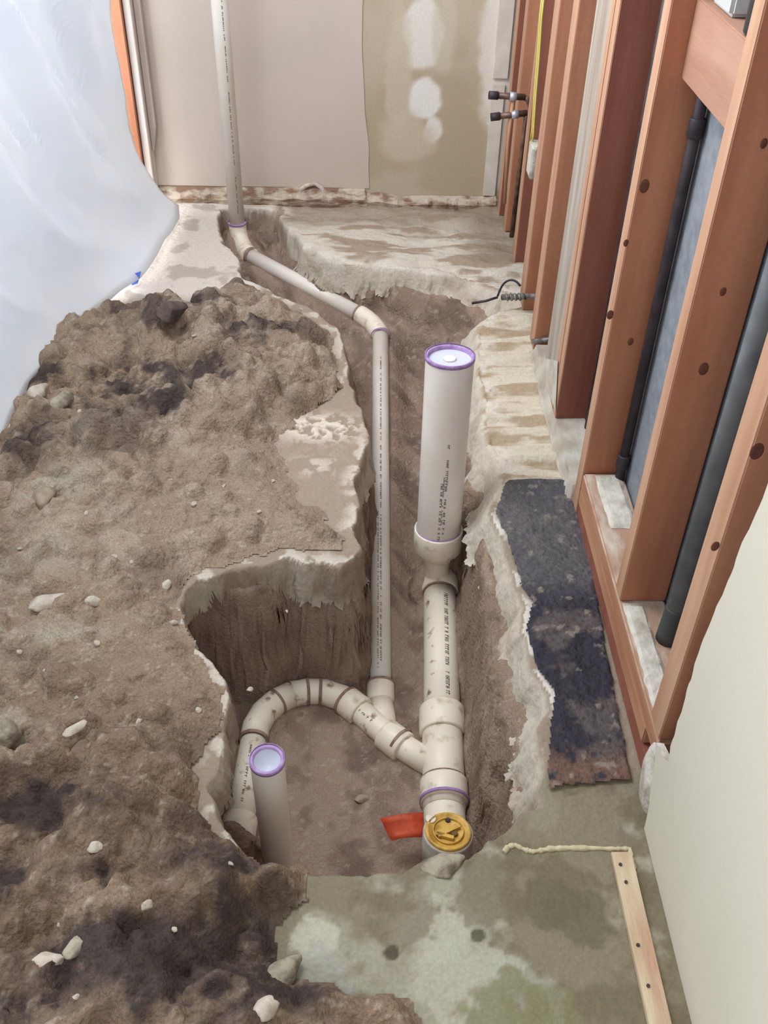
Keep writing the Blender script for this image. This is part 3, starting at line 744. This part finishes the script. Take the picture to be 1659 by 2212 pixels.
vpipe('supply_pipe', 'slim dark vertical pipe in front of the blue grey board, beside the knotty stud', .572, 1.722, .0105, .0, 1.55, DARKPIPE, couplings=(.90, .18))
vpipe('drain_stub', 'grey vertical pipe with a dark foot, rising between the two nearest studs', .565, 1.235, .0175, .131, 1.5, ABS)
vpipe('dark_upright', 'dark slim upright in the gap next to the darkest red-brown stud', .575, 2.06, .010, .0, 1.5, DARKPIPE)  # slim dark tube set into the dark gap beside the stud
bm = bmesh.new(); tube(bm, [(.565, 1.235, .1312), (.565, 1.235, .15), (.565, 1.235, .21), (.565, 1.235, .215)], [.022, .0215, .0195, .018], 24)
obj('foot_boot', bm, mat('dark_boot', (64, 70, 68), .6), bpy.data.objects['drain_stub'])
# copper stubs
t0 = thing('shower_supply', 'pair of tarnished copper stub pipes poking out of the far right stud wall', 'copper pipes', (.5, 3.2, .36))
s1a, s1b = PY(1066, 206, 3.2), PY(1134, 210, 3.2); s2a, s2b = PY(1070, 252, 3.2), PY(1138, 244, 3.2)
for a_, b_ in ((s1a, s1b), (s2a, s2b)):
    st_ = pipe('stub', [a_, b_], .010, COPPER, t0)
    k_ = a_.lerp(b_, .62); ring('solder_joint', k_, b_ - a_, .012, .022, SOLDER, st_)
    ring('end_cap', a_, b_ - a_, .0115, .03, DARKPIPE, st_)
pipe('riser_tube', [s1b, s1b + Vector((.012, 0, -.01)), s2b + Vector((.012, 0, .01)), s2b, Vector((s2b.x - .006, 3.2, .05))], .0085, COPPER, t0)
pipe('drop_tube', [PY(1108, 215, 3.2), PY(1098, 300, 3.2), PY(1090, 440, 3.2)], .0055, WEDGE, t0)
# yellow cable
bm = bmesh.new(); ya = [PX(1176, -20, .492), PX(1170, 40, .492), PX(1164, 130, .492), PX(1158, 200, .492), PX(1152, 290, .492), PX(1148, 318, .492)]
tube(bm, ya, .0028, 10); tube(bm, [p + Vector((0, .03, 0)) for p in ya], .0028, 10)
o = obj('electrical_cable', bm, YELLOW); tag(o, 'yellow jacketed cable hanging in the far end of the right stud wall', 'cable')
# grey electrical box below it
bm = bmesh.new(); q = PX(1150, 345, .494); add_box(bm, (.486, q.y - .03, q.z - .05), (.55, q.y + .045, q.z + .045), 0, .004)
o = obj('mortar_chunk', bm, MORTAR); tag(o, 'pale patch block below the end of the yellow cable', 'box')
# galvanised pipe with flex hose at the slab edge
t0 = thing('gas_stub', 'grey threaded pipe stub crossing the stud feet above the slab edge', 'pipe', (.5, 2.62, .06))
g0, g1 = Vector((.565, 2.44, .115)), P(1085, 642, .03)
gal = mat('galvanised_steel', (158, 156, 150), .45, (96, 90, 86), 60, metal=.5)
pipe('steel_pipe', [Vector((.58, 2.47, .10)), P(1160, 640, .07), g1], .0095, gal, t0)
for k in range(5):
    c_ = P(1095 + k * 9, 642 - k * .2, .035 + k * .005); ring('thread', c_, (1, .05, .3), .0105, .006, gal, t0, .002)
hk = [P(1075, 640, .02), P(1082, 618, .05), P(1098, 604, .08), P(1116, 606, .085), P(1124, 618, .07)]
hs = []
for i in range(len(hk) - 2): hs += bez(hk[i] if i == 0 else (hk[i] + hk[i + 1]) / 2, hk[i + 1], (hk[i + 1] + hk[i + 2]) / 2 if i < len(hk) - 3 else hk[i + 2], 5)
pipe('hooked_wire', hs, .0035, DARKPIPE, t0)
pipe('flex_tail', [P(1075, 642, .02), P(1050, 650, .012), P(1020, 655, -.005)], .004, DARKPIPE, t0)
o = pipe('lower_pipe_stub', [P(1150, 738, .03), P(1192, 736, .05) + Vector((.03, 0, .01))], .008, gal, None)
tag(o, 'short grey pipe stub low in the stud wall, beneath the threaded one', 'pipe')
# cardboard-thin mortar skirts
for (pa, pb, pc, lb) in [((1160, 770), (1205, 780), (1200, 890), 'white plaster smear at the foot of the wall between two far studs')]:
    bm = bmesh.new(); v_ = [bm.verts.new(PX(*p, .492)) for p in (pa, pb, pc)] + [bm.verts.new(PX(*p, .497)) for p in (pa, pb, pc)]
    bm.faces.new(v_[:3]); bm.faces.new(v_[3:][::-1])
    for k in range(3): bm.faces.new([v_[k], v_[(k + 1) % 3], v_[3 + (k + 1) % 3], v_[3 + k]])
    o = obj('plaster_smear', bm, mat('smear', (212, 206, 196), .95, (190, 180, 168), 20, bump=.4)); tag(o, lb, 'plaster')

# ------------------------------------------------------------------ left side framing, sheet
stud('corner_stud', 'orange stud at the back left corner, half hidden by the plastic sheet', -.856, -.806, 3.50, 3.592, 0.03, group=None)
bm = bmesh.new(); add_box(bm, (-.803, 3.52, .05), (-.778, 3.59, 1.0), 0, .002)
o = obj('trim_3', bm, mat('pale_edge', (214, 206, 200), .85, (196, 180, 170), 8, stretch=(3, 3, .4))); o['kind'] = 'structure'
bm = bmesh.new(); zs = np.linspace(.20, 1.0, 20); a_ = []
for i, z in enumerate(zs): w_ = .022 * min(1, (i + .6) / 2.5); a_.append([bm.verts.new(p) for p in ((-.776, 3.588, z), (-.776, 3.560, z), (-.776 + w_, 3.560, z), (-.776 + w_, 3.588, z))])
for i in range(19):
    for k in range(4): bm.faces.new([a_[i][k], a_[i][(k + 1) % 4], a_[i + 1][(k + 1) % 4], a_[i + 1][k]])
bm.faces.new(a_[0]); bm.faces.new(a_[-1])
o = obj('trim_4', bm, mat('grey_pink_trim', (196, 182, 172), .85, (184, 168, 158), 6)); o['kind'] = 'structure'
def sheet():
    ys = np.linspace(0.9, 3.52, 150); zs = np.linspace(0, 1.5, 90)
    YY, ZZ = np.meshgrid(ys, zs)
    s = YY
    base = np.interp(YY, [.9, 1.9, 2.3, 2.58, 2.75, 2.92, 3.1, 3.3, 3.42, 3.52], [-.935, -.915, -.895, -.86, -.80, -.735, -.715, -.70, -.69, -.71])
    top = np.interp(YY, [.9, 1.9, 2.6, 3.3, 3.52], [-.99, -.98, -.95, -.85, -.82])
    k = np.clip(ZZ / .32, 0, 1) ** .7
    Xs = base * (1 - k) + top * k
    ph = YY + 0.75 * ZZ
    fold = (np.sin(ph * 15 + 2 * np.sin(ZZ * 3)) * .5 + .5) ** 3 * .05 + (fbm(ph, ZZ * .3, 11, 3, 7) - .5) * .07
    fold *= ss(.02, .3, ZZ) * (0.5 + .5 * ss(1.8, 3.0, YY)) * (1 - .85 * ss(3.2, 3.4, YY))
    Xs = Xs + fold + (fbm(YY, ZZ, 5, 3, 12) - .5) * .03
    # flare at the bottom
    Xs += .02 * np.exp(-ZZ / .05) * ss(2.8, 3.0, YY)
    # back edge leans towards the wall as it rises
    Yq = YY.copy(); yb = np.interp(ZZ, [0, .1, .2, .5, .8, 1.5], [3.49, 3.47, 3.42, 3.42, 3.42, 3.42])
    Yq = .9 + (YY - .9) * (yb - .9) / (3.52 - .9)
    Zq = ZZ + .012 + .02 * fbm(YY, YY * 0, 6, 2, 3) * (1 - ss(0, .1, ZZ))
    Xs = np.minimum(Xs, -.62)
    me_ = bpy.data.meshes.new('sheet'); n0, n1 = Xs.shape; id_ = np.arange(n0 * n1).reshape(n0, n1)
    qf_ = np.stack([id_[:-1, :-1], id_[:-1, 1:], id_[1:, 1:], id_[1:, :-1]], -1).reshape(-1, 4)
    me_.from_pydata(np.stack([Xs, Yq, Zq], -1).reshape(-1, 3).tolist(), [], qf_.tolist())
    return me_


sh = link('plastic_sheet', sheet(), SHEETM, None, True); sm = sh.modifiers.new('thick', 'SOLIDIFY'); sm.thickness = .0006
tag(sh, 'white translucent plastic sheet hanging in folds down the whole left side', 'plastic sheet')
bm = bmesh.new(); ta = [P(287, 592, .035), P(305, 586, .04), P(298, 612, .015), P(287, 616, .01)]
v_ = [bm.verts.new(p) for p in ta] + [bm.verts.new(p + Vector((-.004, .0, -.001))) for p in ta]
bm.faces.new(v_[:4]); bm.faces.new(v_[4:][::-1])
for k in range(4): bm.faces.new([v_[k], v_[(k + 1) % 4], v_[4 + (k + 1) % 4], v_[4 + k]])
o = obj('painters_tape', bm, TAPE); tag(o, 'small piece of blue tape at the bottom hem of the plastic sheet', 'tape')

# ------------------------------------------------------------------ drain pipes
dl = thing('drain_line', 'white glued plastic drain line running down the trench, with capped risers', 'drain pipes', (0.19, 1.3, -0.42))


def printing(parent, p0, p1, r, side, u0, u1, n, hgt, rows=1, seed=0):
    """small dark print marks wrapped on the pipe surface, reading along it"""
    rs_ = random.Random(seed); p0 = Vector(p0); p1 = Vector(p1); ax = (p1 - p0).normalized(); Lh = (p1 - p0).length
    s_ = Vector(side); s_ = (s_ - ax * s_.dot(ax)).normalized(); tv = ax.cross(s_)
    bm = bmesh.new(); rr = r + .0005

    def pt(u, a): return p0 + ax * (u * Lh) + (s_ * math.cos(a) + tv * math.sin(a)) * rr
    for rw in range(rows):
        a0 = (rw - (rows - 1) / 2) * hgt / r * 1.5
        u = u0
        while u < u1:
            wch = rs_.uniform(.004, .007) / Lh
            if rs_.random() < .82:
                h_ = hgt / r
                k = rs_.randint(0, 3)
                strokes = [(u, u + wch * .3, -h_ / 2, h_ / 2), (u + wch * .6, u + wch * .85, -h_ / 2, h_ / 2)] if k < 2 else [(u, u + wch * .8, -h_ / 2, -h_ * .2), (u, u + wch * .3, -h_ / 2, h_ / 2)]
                if k == 0: strokes.append((u, u + wch * .8, -.1 * h_, .15 * h_))
                for (ua, ub, aa, ab) in strokes:
                    bm.faces.new([bm.verts.new(pt(ua, a0 + aa)), bm.verts.new(pt(ub, a0 + aa)), bm.verts.new(pt(ub, a0 + ab)), bm.verts.new(pt(ua, a0 + ab))])
            u += wch * 1.15 if rs_.random() > .16 else wch * 2.4
    obj('printed_lettering', bm, INK, parent)


tocam = Vector((0, -0.6, .8))
# vent
v = pipe('vent_pipe', [V0 + Vector((0, 0, .0)), Vector((V0.x, V0.y, 1.3))], .028, PVC, dl); v['label'] = 'tall vertical white pipe in front of the back wall'
printing(v, V0, (V0.x, V0.y, 1.3), .028, (.35, -.9, .1), .05, .85, 60, .004, 1, 4)
el = pipe('elbow', bez(V0 + Vector((0, 0, .02)), V0 + Vector((0, 0, -.07)), A1, 10), RL + .006, PVCI, dl)
ring('primer_ring', V0 + Vector((0, 0, .022)), (0, 0, 1), .0335, .008, PURPLE, el)
ring('primer_ring', A1, A2 - A1, RL + .006, .008, PRIMD, el)
dp = pipe('diagonal_pipe', [A1, A2], RL, PVC, dl)
el = pipe('elbow', bez(A2 - (A2 - A1).normalized() * .03, A2 + (A2 - A1).normalized() * .035, B0 + (B1 - B0).normalized() * .03, 10), RL + .0055, PVCI, dl)
ring('primer_ring', A2 - (A2 - A1).normalized() * .032, A2 - A1, RL + .006, .006, PRIMD, el)
ring('primer_ring', B0 + (B1 - B0).normalized() * .034, B1 - B0, RL + .006, .006, PURPLE, el)
lp = pipe('long_pipe', [B0, B1], RL, PVC, dl)
printing(lp, B0, B1, RL, tocam, .12, .96, 60, .0045, 1, 1); printing(lp, B0, B1, RL, tocam + Vector((-.25, 0, 0)), .60, .97, 60, .003, 1, 9)
# wye on the branch
h1 = hub('wye_inlet', B1 + (B1 - B0).normalized() * .015, B1 - B0, RL + .008, .05, PVCI, dl)
ring('primer_ring', B1 - (B1 - B0).normalized() * .010, B1 - B0, RL + .008, .006, PRIMD, h1)
pipe('wye_leg', [B1 + (B1 - B0).normalized() * .03, P(832, 1575, -.385)], RL + .003, PVCI, dl)
# branch and arc
bp_ = pipe('branch_pipe', BR, RB, PVCD, dl)
el = pipe('sweep_elbow', ARC[:5], RB + .002, PVCD, dl)
ring('primer_ring', ARC[0], ARC[1] - ARC[0], RB + .004, .008, PRIMD, el)
ring('primer_ring', ARC[3], ARC[4] - ARC[2], RB + .0035, .006, PRIMD, el)
el = pipe('sweep_elbow', ARC[4:], RB + .002, PVCD, dl)
ring('primer_ring', P(664, 1494, -.378), ARC[6] - ARC[4], RB + .0035, .007, PRIMD, el)
ring('primer_ring', P(692, 1495, -.379), ARC[6] - ARC[5], RB + .0035, .007, PRIMD, el)
hb = hub('coupling', P(764, 1526, -.38), BR[1] - ARC[7], RB + .007, .05, PVCI, dl)
ring('primer_ring', P(748, 1514, -.38), BR[1] - ARC[7], RB + .007, .007, PRIMD, hb)
hb = hub('coupling', P(852, 1600, -.38), BR[3] - BR[1], RB + .008, .06, PVCI, dl)
ring('primer_ring', P(864, 1607, -.38), BR[3] - BR[1], RB + .0085, .007, PRIMD, hb)
printing(bp_, BR[0], BR[1], RB, tocam, .2, 1.2, 40, .005, 1, 12)
# trap side
tp = pipe('trap_arm', [TR[1], TR[0]], RB, PVCD, dl)
printing(tp, TR[1], TR[0], RB, tocam, .15, .8, 30, .005, 1, 5)
dv = (TR[0] - TR[1]).normalized()
hb = hub('trap_hub', TR[0], dv, RB + .007, .05, PVCI, dl)
pipe('trap_bend', bez(TR[0] + dv * .02, TR[0] + dv * .075, TR[0] + dv * .07 + Vector((.03, 0, -.09)), 8), RB + .002, PVCI, dl)
sr = pipe('tub_riser', [ST_B, ST_T], RB + .0005, PVC, dl, hollow=True); sr['label'] = 'short grey-white capped riser near the front of the trench'


def cap_top(parent, T, axis, r, depth, dish):
    a_ = Vector(axis).normalized()
    ring('primer_ring', T - a_ * .003, a_, r, .010, PURPLE, parent, .0015)
    bm = bmesh.new(); lathe(bm, T, a_, [(-.001, r), (0, r - .001), (0, r - .0045), (-.0015, r - .006), (-depth, r - .0065)])
    obj('rim', bm, PURPLE, parent)
    bm = bmesh.new()
    n = 10; pts = [T - a_ * (depth + (dish if dish > 0 else 0) * (1 - (i / n) ** 2)) for i in range(n, -1, -1)]
    rr = [(r - .0065) * i / n if i else .0003 for i in range(n, -1, -1)]
    # dished disc swept as nested rings
    ref = a_.orthogonal().normalized(); v2 = a_.cross(ref); rings = []
    for p_, r_ in zip(pts, rr): rings.append([bm.verts.new(p_ + (ref * math.cos(k * math.pi / 16) + v2 * math.sin(k * math.pi / 16)) * r_) for k in range(32)])
    for i in range(n):
        for k in range(32): f = bm.faces.new([rings[i][k], rings[i][(k + 1) % 32], rings[i + 1][(k + 1) % 32], rings[i + 1][k]]); f.smooth = True
    cp_ = obj('test_cap', bm, CAPM, parent)
    return cp_


cap_top(sr, ST_T, ST_T - ST_B, RB + .0005, .006, .022)
# main and closet riser
RR = .0555
up = (RISE_T - RISE_B).normalized()
rz = pipe('closet_riser', [RISE_B, RISE_T], RR, PVC, dl, hollow=True); rz['label'] = 'tall thick white capped riser standing in the middle of the trench'
cap_top(rz, RISE_T, up, RR, .010, -.0)
bm = bmesh.new(); tube(bm, [RISE_T - up * .010, RISE_T - up * .006], [.016, .013], 24); obj('cap_boss', bm, PVC, rz)
printing(rz, RISE_T, RISE_B, RR, (.10, -1, 0), .36, .92, 40, .0055, 1, 2); printing(rz, RISE_T, RISE_B, RR, (-.08, -1, 0), .62, .97, 40, .006, 1, 3); printing(rz, RISE_T, RISE_B, RR, (.0, -1, 0), .56, .86, 40, .0035, 1, 8)
hb = hub('closet_hub', RISE_B + up * -.014, up, RR + .007, .062, PVCI, dl)
ring('primer_ring', RISE_B + up * .017, up, RR + .0015, .006, PURPLE, hb)
bm = bmesh.new(); e0 = RISE_B - up * .03; tube(bm, bez(e0, e0 - up * .12, M0 + Vector((0, .03, 0)), 12), [RR + .003, RR - .004, .043, .036, .034, .033, .033, .033, .033, .034, .036, .040, .042])
obj('closet_bend', bm, PVCI, dl)
hb = hub('main_hub', M0, M1 - M0, RM + .007, .045, PVCI, dl)
ring('primer_ring', M0 + (M1 - M0).normalized() * .024, M1 - M0, RM + .002, .006, PRIMD, hb)
mp_ = pipe('main_pipe', [M0, M1], RM, PVCD, dl)
printing(mp_, M0, M1, RM, tocam + Vector((.22, 0, 0)), .12, .9, 40, .010, 1, 6)
te = pipe('main_wye', [M1, M2], RM + .004, PVCI, dl)
hub('wye_hub', M1, M2 - M1, RM + .011, .07, PVCI, te)
hb = hub('wye_hub', P(959, 1712, -.38), M2 - M1, RM + .010, .055, PVCI, te)
ring('primer_ring', P(960, 1731, -.38), M2 - M1, RM + .0105, .007, PURPLE, te)
ring('molding_line', P(958, 1685, -.38), M2 - M1, RM + .0045, .003, PRIMD, te)
axp = Vector((0.02, .10, 1)).normalized()
clb = PLUG - axp * .045
cn = pipe('cleanout_bend', bez(M2 - Vector((0, -.03, 0)), M2 + Vector((0, -.06, -.005)), clb, 10), [RM + .002] * 11, PVCI, dl)
pipe('cleanout_run', [M2 + Vector((.004, .02, -.03)), Vector((PLUG.x, .93, -.43)), Vector((PLUG.x - .02, .80, -.44))], RM + .002, PVCI, dl)
hb = hub('cleanout_body', PLUG - axp * .035, axp, .0515, .07, mat('dusty_pvc', (206, 204, 192), .6, (176, 170, 156), 30), dl)
# threaded yellow plug
bm = bmesh.new(); rg = lathe(bm, PLUG, axp, [(-.004, .047), (.004, .047), (.006, .045), (.006, .041), (.002, .039), (.002, .0001)])
plg = obj('cleanout_plug', bm, BRASS, dl); plg['label'] = 'round yellow threaded plug'
sx = Vector((1, 0, 0)); sx = (sx - axp * sx.dot(axp)).normalized(); sy = axp.cross(sx)


def disc(c, r, h_, m, name, parent, seg=32):
    bm = bmesh.new(); tube(bm, [c, c + axp * h_ * .7, c + axp * h_], [r, r, r * .93], seg); return obj(name, bm, m, parent)


ring('plug_rib', PLUG + axp * .005, axp, .030, .003, BRASS, plg, .002)
bm = bmesh.new()
for (ox, oy, lx, ly, an) in [(0, 0, .026, .006, .5), (-.008, -.014, .018, .004, -.3)]:
    c_ = PLUG + sx * ox + sy * oy + axp * .004; ca, sa = math.cos(an), math.sin(an); vv = []
    for dx, dy in ((-lx, -ly), (lx, -ly), (lx, ly), (-lx, ly)):
        vv.append(c_ + sx * (dx * ca - dy * sa) + sy * (dx * sa + dy * ca))
    lo_ = [bm.verts.new(p_) for p_ in vv]; hi_ = [bm.verts.new(p_ + axp * .006) for p_ in vv]
    bm.faces.new(hi_); bm.faces.new(lo_[::-1])
    for k in range(4): bm.faces.new([lo_[k], lo_[(k + 1) % 4], hi_[(k + 1) % 4], hi_[k]])
obj('plug_bar', bm, BRASS, plg)
disc(PLUG + sx * .001 + sy * .027 + axp * .003, .0055, .0035, DARKPIPE, 'plug_hole', plg, 16)
disc(PLUG + sx * .012 - sy * .006 + axp * .004, .007, .0035, mat('brown_grease', (120, 88, 40), .6), 'grease_spot', plg, 16)
disc(PLUG - sx * .034 + sy * .030 + axp * .0, .011, .006, PVCI, 'glue_blob', plg, 16)
# lump of pale mortar beneath the cleanout on the slab edge
rock('mortar_lump', 'pale lump of mortar at the slab edge just below the yellow plug', 'mortar', 962, 1866, .028, CHUNK, 23, .3, 1.6, .25, on='slab', lift=.0)

# orange film
ow = [(820, 1768), (850, 1763), (885, 1758), (914, 1755)]; ol = [(846, 1818), (868, 1813), (893, 1810), (918, 1808)]
bm = bmesh.new(); rows = []
for i in range(4):
    a_ = P(*ow[i], -.315 + .006 * (i % 2)); b_ = P(*ol[i], -.335 + .004 * ((i + 1) % 2)); rows.append([bm.verts.new(a_.lerp(b_, k / 4) + Vector((0, 0, .004 * math.sin(k * 1.7 + i)))) for k in range(5)])
for i in range(3):
    for k in range(4): bm.faces.new([rows[i][k], rows[i + 1][k], rows[i + 1][k + 1], rows[i][k + 1]])
o = obj('warning_flag', bm, ORANGE, None, True); sm = o.modifiers.new('t', 'SOLIDIFY'); sm.thickness = .0008
tag(o, 'torn strip of red-orange plastic film sticking out left of the yellow plug', 'film strip')

# ------------------------------------------------------------------ tack strip, caulk
t0 = thing('tack_strip', 'narrow pinkish wooden tack strip along the right edge of the near slab', 'wood strip', (P(1360, 1950).x, .8, .003))
zt = .010
A_, B_, C_, D_ = P(1326, 1840, zt), P(1358, 1840, zt), P(1462, 2230, zt), P(1399, 2230, zt)
A_.z = B_.z = C_.z = D_.z = zt
# true constant width strip
dirv = ((D_ + C_) / 2 - (A_ + B_) / 2).normalized(); nv = Vector((-dirv.y, dirv.x, 0)) * .0165
top_ = [(A_ + B_) / 2 + nv, (A_ + B_) / 2 - nv, (C_ + D_) / 2 + dirv * .2 - nv, (C_ + D_) / 2 + dirv * .2 + nv]
bm = bmesh.new(); hi_ = [bm.verts.new(p) for p in top_]; lo_ = [bm.verts.new((p.x, p.y, .001)) for p in top_]
bm.faces.new(hi_); bm.faces.new(lo_[::-1])
for k in range(4): bm.faces.new([lo_[k], lo_[(k + 1) % 4], hi_[(k + 1) % 4], hi_[k]])
obj('strip', bm, TRIMW, t0)
for (px, py) in [(1340, 1868), (1378, 2042), (1352, 1906), (1400, 2130)]:
    p = P(px, py, zt); bm = bmesh.new(); tube(bm, [(p.x, p.y, zt - .001), (p.x, p.y, zt + .002)], .0028, 10); obj('nail', bm, DARKPIPE, t0)
bm = bmesh.new(); cpts = [P(1088, 1842), P(1098, 1829), (P(1112, 1826)), P(1135, 1836), P(1150, 1840), P(1185, 1834), P(1230, 1832), P(1280, 1832), P(1330, 1834), P(1360, 1834), P(1368, 1870), P(1372, 1900)]
rs_ = random.Random(5); pts = []
for a_, b_ in zip(cpts[:-1], cpts[1:]):
    for k in range(6): p = a_.lerp(b_, k / 6); pts.append(Vector((p.x, p.y, slabz(p.x, p.y) + .001)))
tube(bm, pts, [.003 + .0025 * rs_.random() for _ in pts], 8)
o = obj('caulk_bead', bm, CAULK); tag(o, 'ragged cream caulk line crossing the slab to the corner of the tack strip', 'caulk')

# ------------------------------------------------------------------ stones
rock('cobble', 'large rounded tan cobble half buried in the dirt at the left', 'stone', 95, 1075, .034, COBBLE, 2, .6, 1.3, 1.9)
rock('stone', 'pale grey stone at the left edge of the dirt, above a dark damp hollow', 'stone', 15, 1590, .032, CHUNK, 3, .8, 1.3, .6)
rock('stone', 'white angular stone near the bottom left corner', 'stone', 102, 2085, .020, STONE, 4, .6, 1.6, .4)
rock('stone', 'small grey elongated stone upper right of the white bottom left stone', 'stone', 172, 2045, .016, CHUNK, 5, .6, 1.7, .7)
rock('stone', 'squarish white stone left of the concrete lip of the trench', 'stone', 200, 1300, .017, STONE, 6, .6, 1.3, .2)
rock('stone', 'broad pale stone left of the squarish white one', 'stone', 105, 1305, .026, STONE, 7, .5, 1.9, .3)
rock('stone', 'small upright white chip above the concrete lip of the trench', 'stone', 360, 1265, .010, STONE, 8, .8, 1.4, 1.2)
rock('stone', 'white pebble on the brown dirt left of the trap end of the pipe', 'stone', 206, 1834, .011, STONE, 9, .8, 1.1, .2)
rock('stone', 'white pebble amid dark clods in the lower left dirt', 'stone', 318, 1957, .010, STONE, 10, .8, 1.2, 1.2)
rock('stone', 'grey cobble in the upper left dirt near the plastic sheet', 'stone', 130, 870, .030, CHUNK, 12, .7, 1.4, 1.1)
rock('stone', 'tan stone touching the foot of the plastic sheet', 'stone', 85, 850, .028, STONE, 13, .7, 1.5, 1.2)
rock('stone', 'dark rounded lump at the back corner of the dirt heap', 'stone', 372, 680, .045, mat('dark_clod', (104, 90, 84), 1, (76, 66, 66), 20, bump=.8, bscale=60), 14, .8, 1.1, .3)
rock('concrete_chunk', 'long pale broken concrete chunk at the lower edge of the dirt', 'concrete chunk', 605, 2112, .030, CHUNK, 15, .35, 1.7, .8, lift=.3)
rock('concrete_chunk', 'small pale chunk in the dirt just below the long broken concrete chunk', 'concrete chunk', 570, 2185, .015, STONE, 16, .6, 1.7, .9)
rock('stone', 'white chip on the dirt just left of the concrete lip end', 'stone', 375, 1345, .008, STONE, 17, .7, 1.3, .1)
rock('stone', 'pale flat chip in the trodden dirt left of the trench', 'stone', 160, 1575, .013, STONE, 18, .35, 2, .7)
rock('stone', 'pale flat stone on the trench bottom between the short riser and the plug', 'stone', 782, 1727, .014, COBBLE, 19, .5, 1.3, .2, on='soil')
rs_ = random.Random(21); n_ = 0
protos = [rockmesh(.006, 30 + k, .7, 1.3, 2) for k in range(3)]; pm = []
for b_ in protos:
    me = bpy.data.meshes.new('stone_chip'); b_.to_mesh(me); b_.free(); me.materials.append(STONE); pm.append(me)
spots = [(166, 1508), (40, 1400), (95, 1450), (250, 1215), (285, 1215), (400, 745), (420, 738), (180, 925), (370, 1045), (417, 1073), (540, 1490), (620, 1322), (560, 1110), (430, 1535), (115, 1965), (380, 2020), (170, 2165), (500, 1880), (45, 1195), (190, 1120), (300, 1560), (210, 1390), (590, 1040), (480, 1020)]
for (px, py) in spots:
    p = P(px, py, .02); z = pilez(p.x, p.y); p = P(px, py, z); z = pilez(p.x, p.y)
    o = bpy.data.objects.new('stone_chip', pm[n_ % 3]); C.objects.link(o); o.location = (p.x, p.y, z + .002); s_ = rs_.uniform(.6, 1.15); o.scale = (s_, s_, s_); o.rotation_euler = (0, 0, rs_.uniform(0, 6))
    tag(o, 'tiny pale stone chip lying on the brown dirt heap', 'stone chip', 'pale stone chips scattered on the dirt heap'); n_ += 1
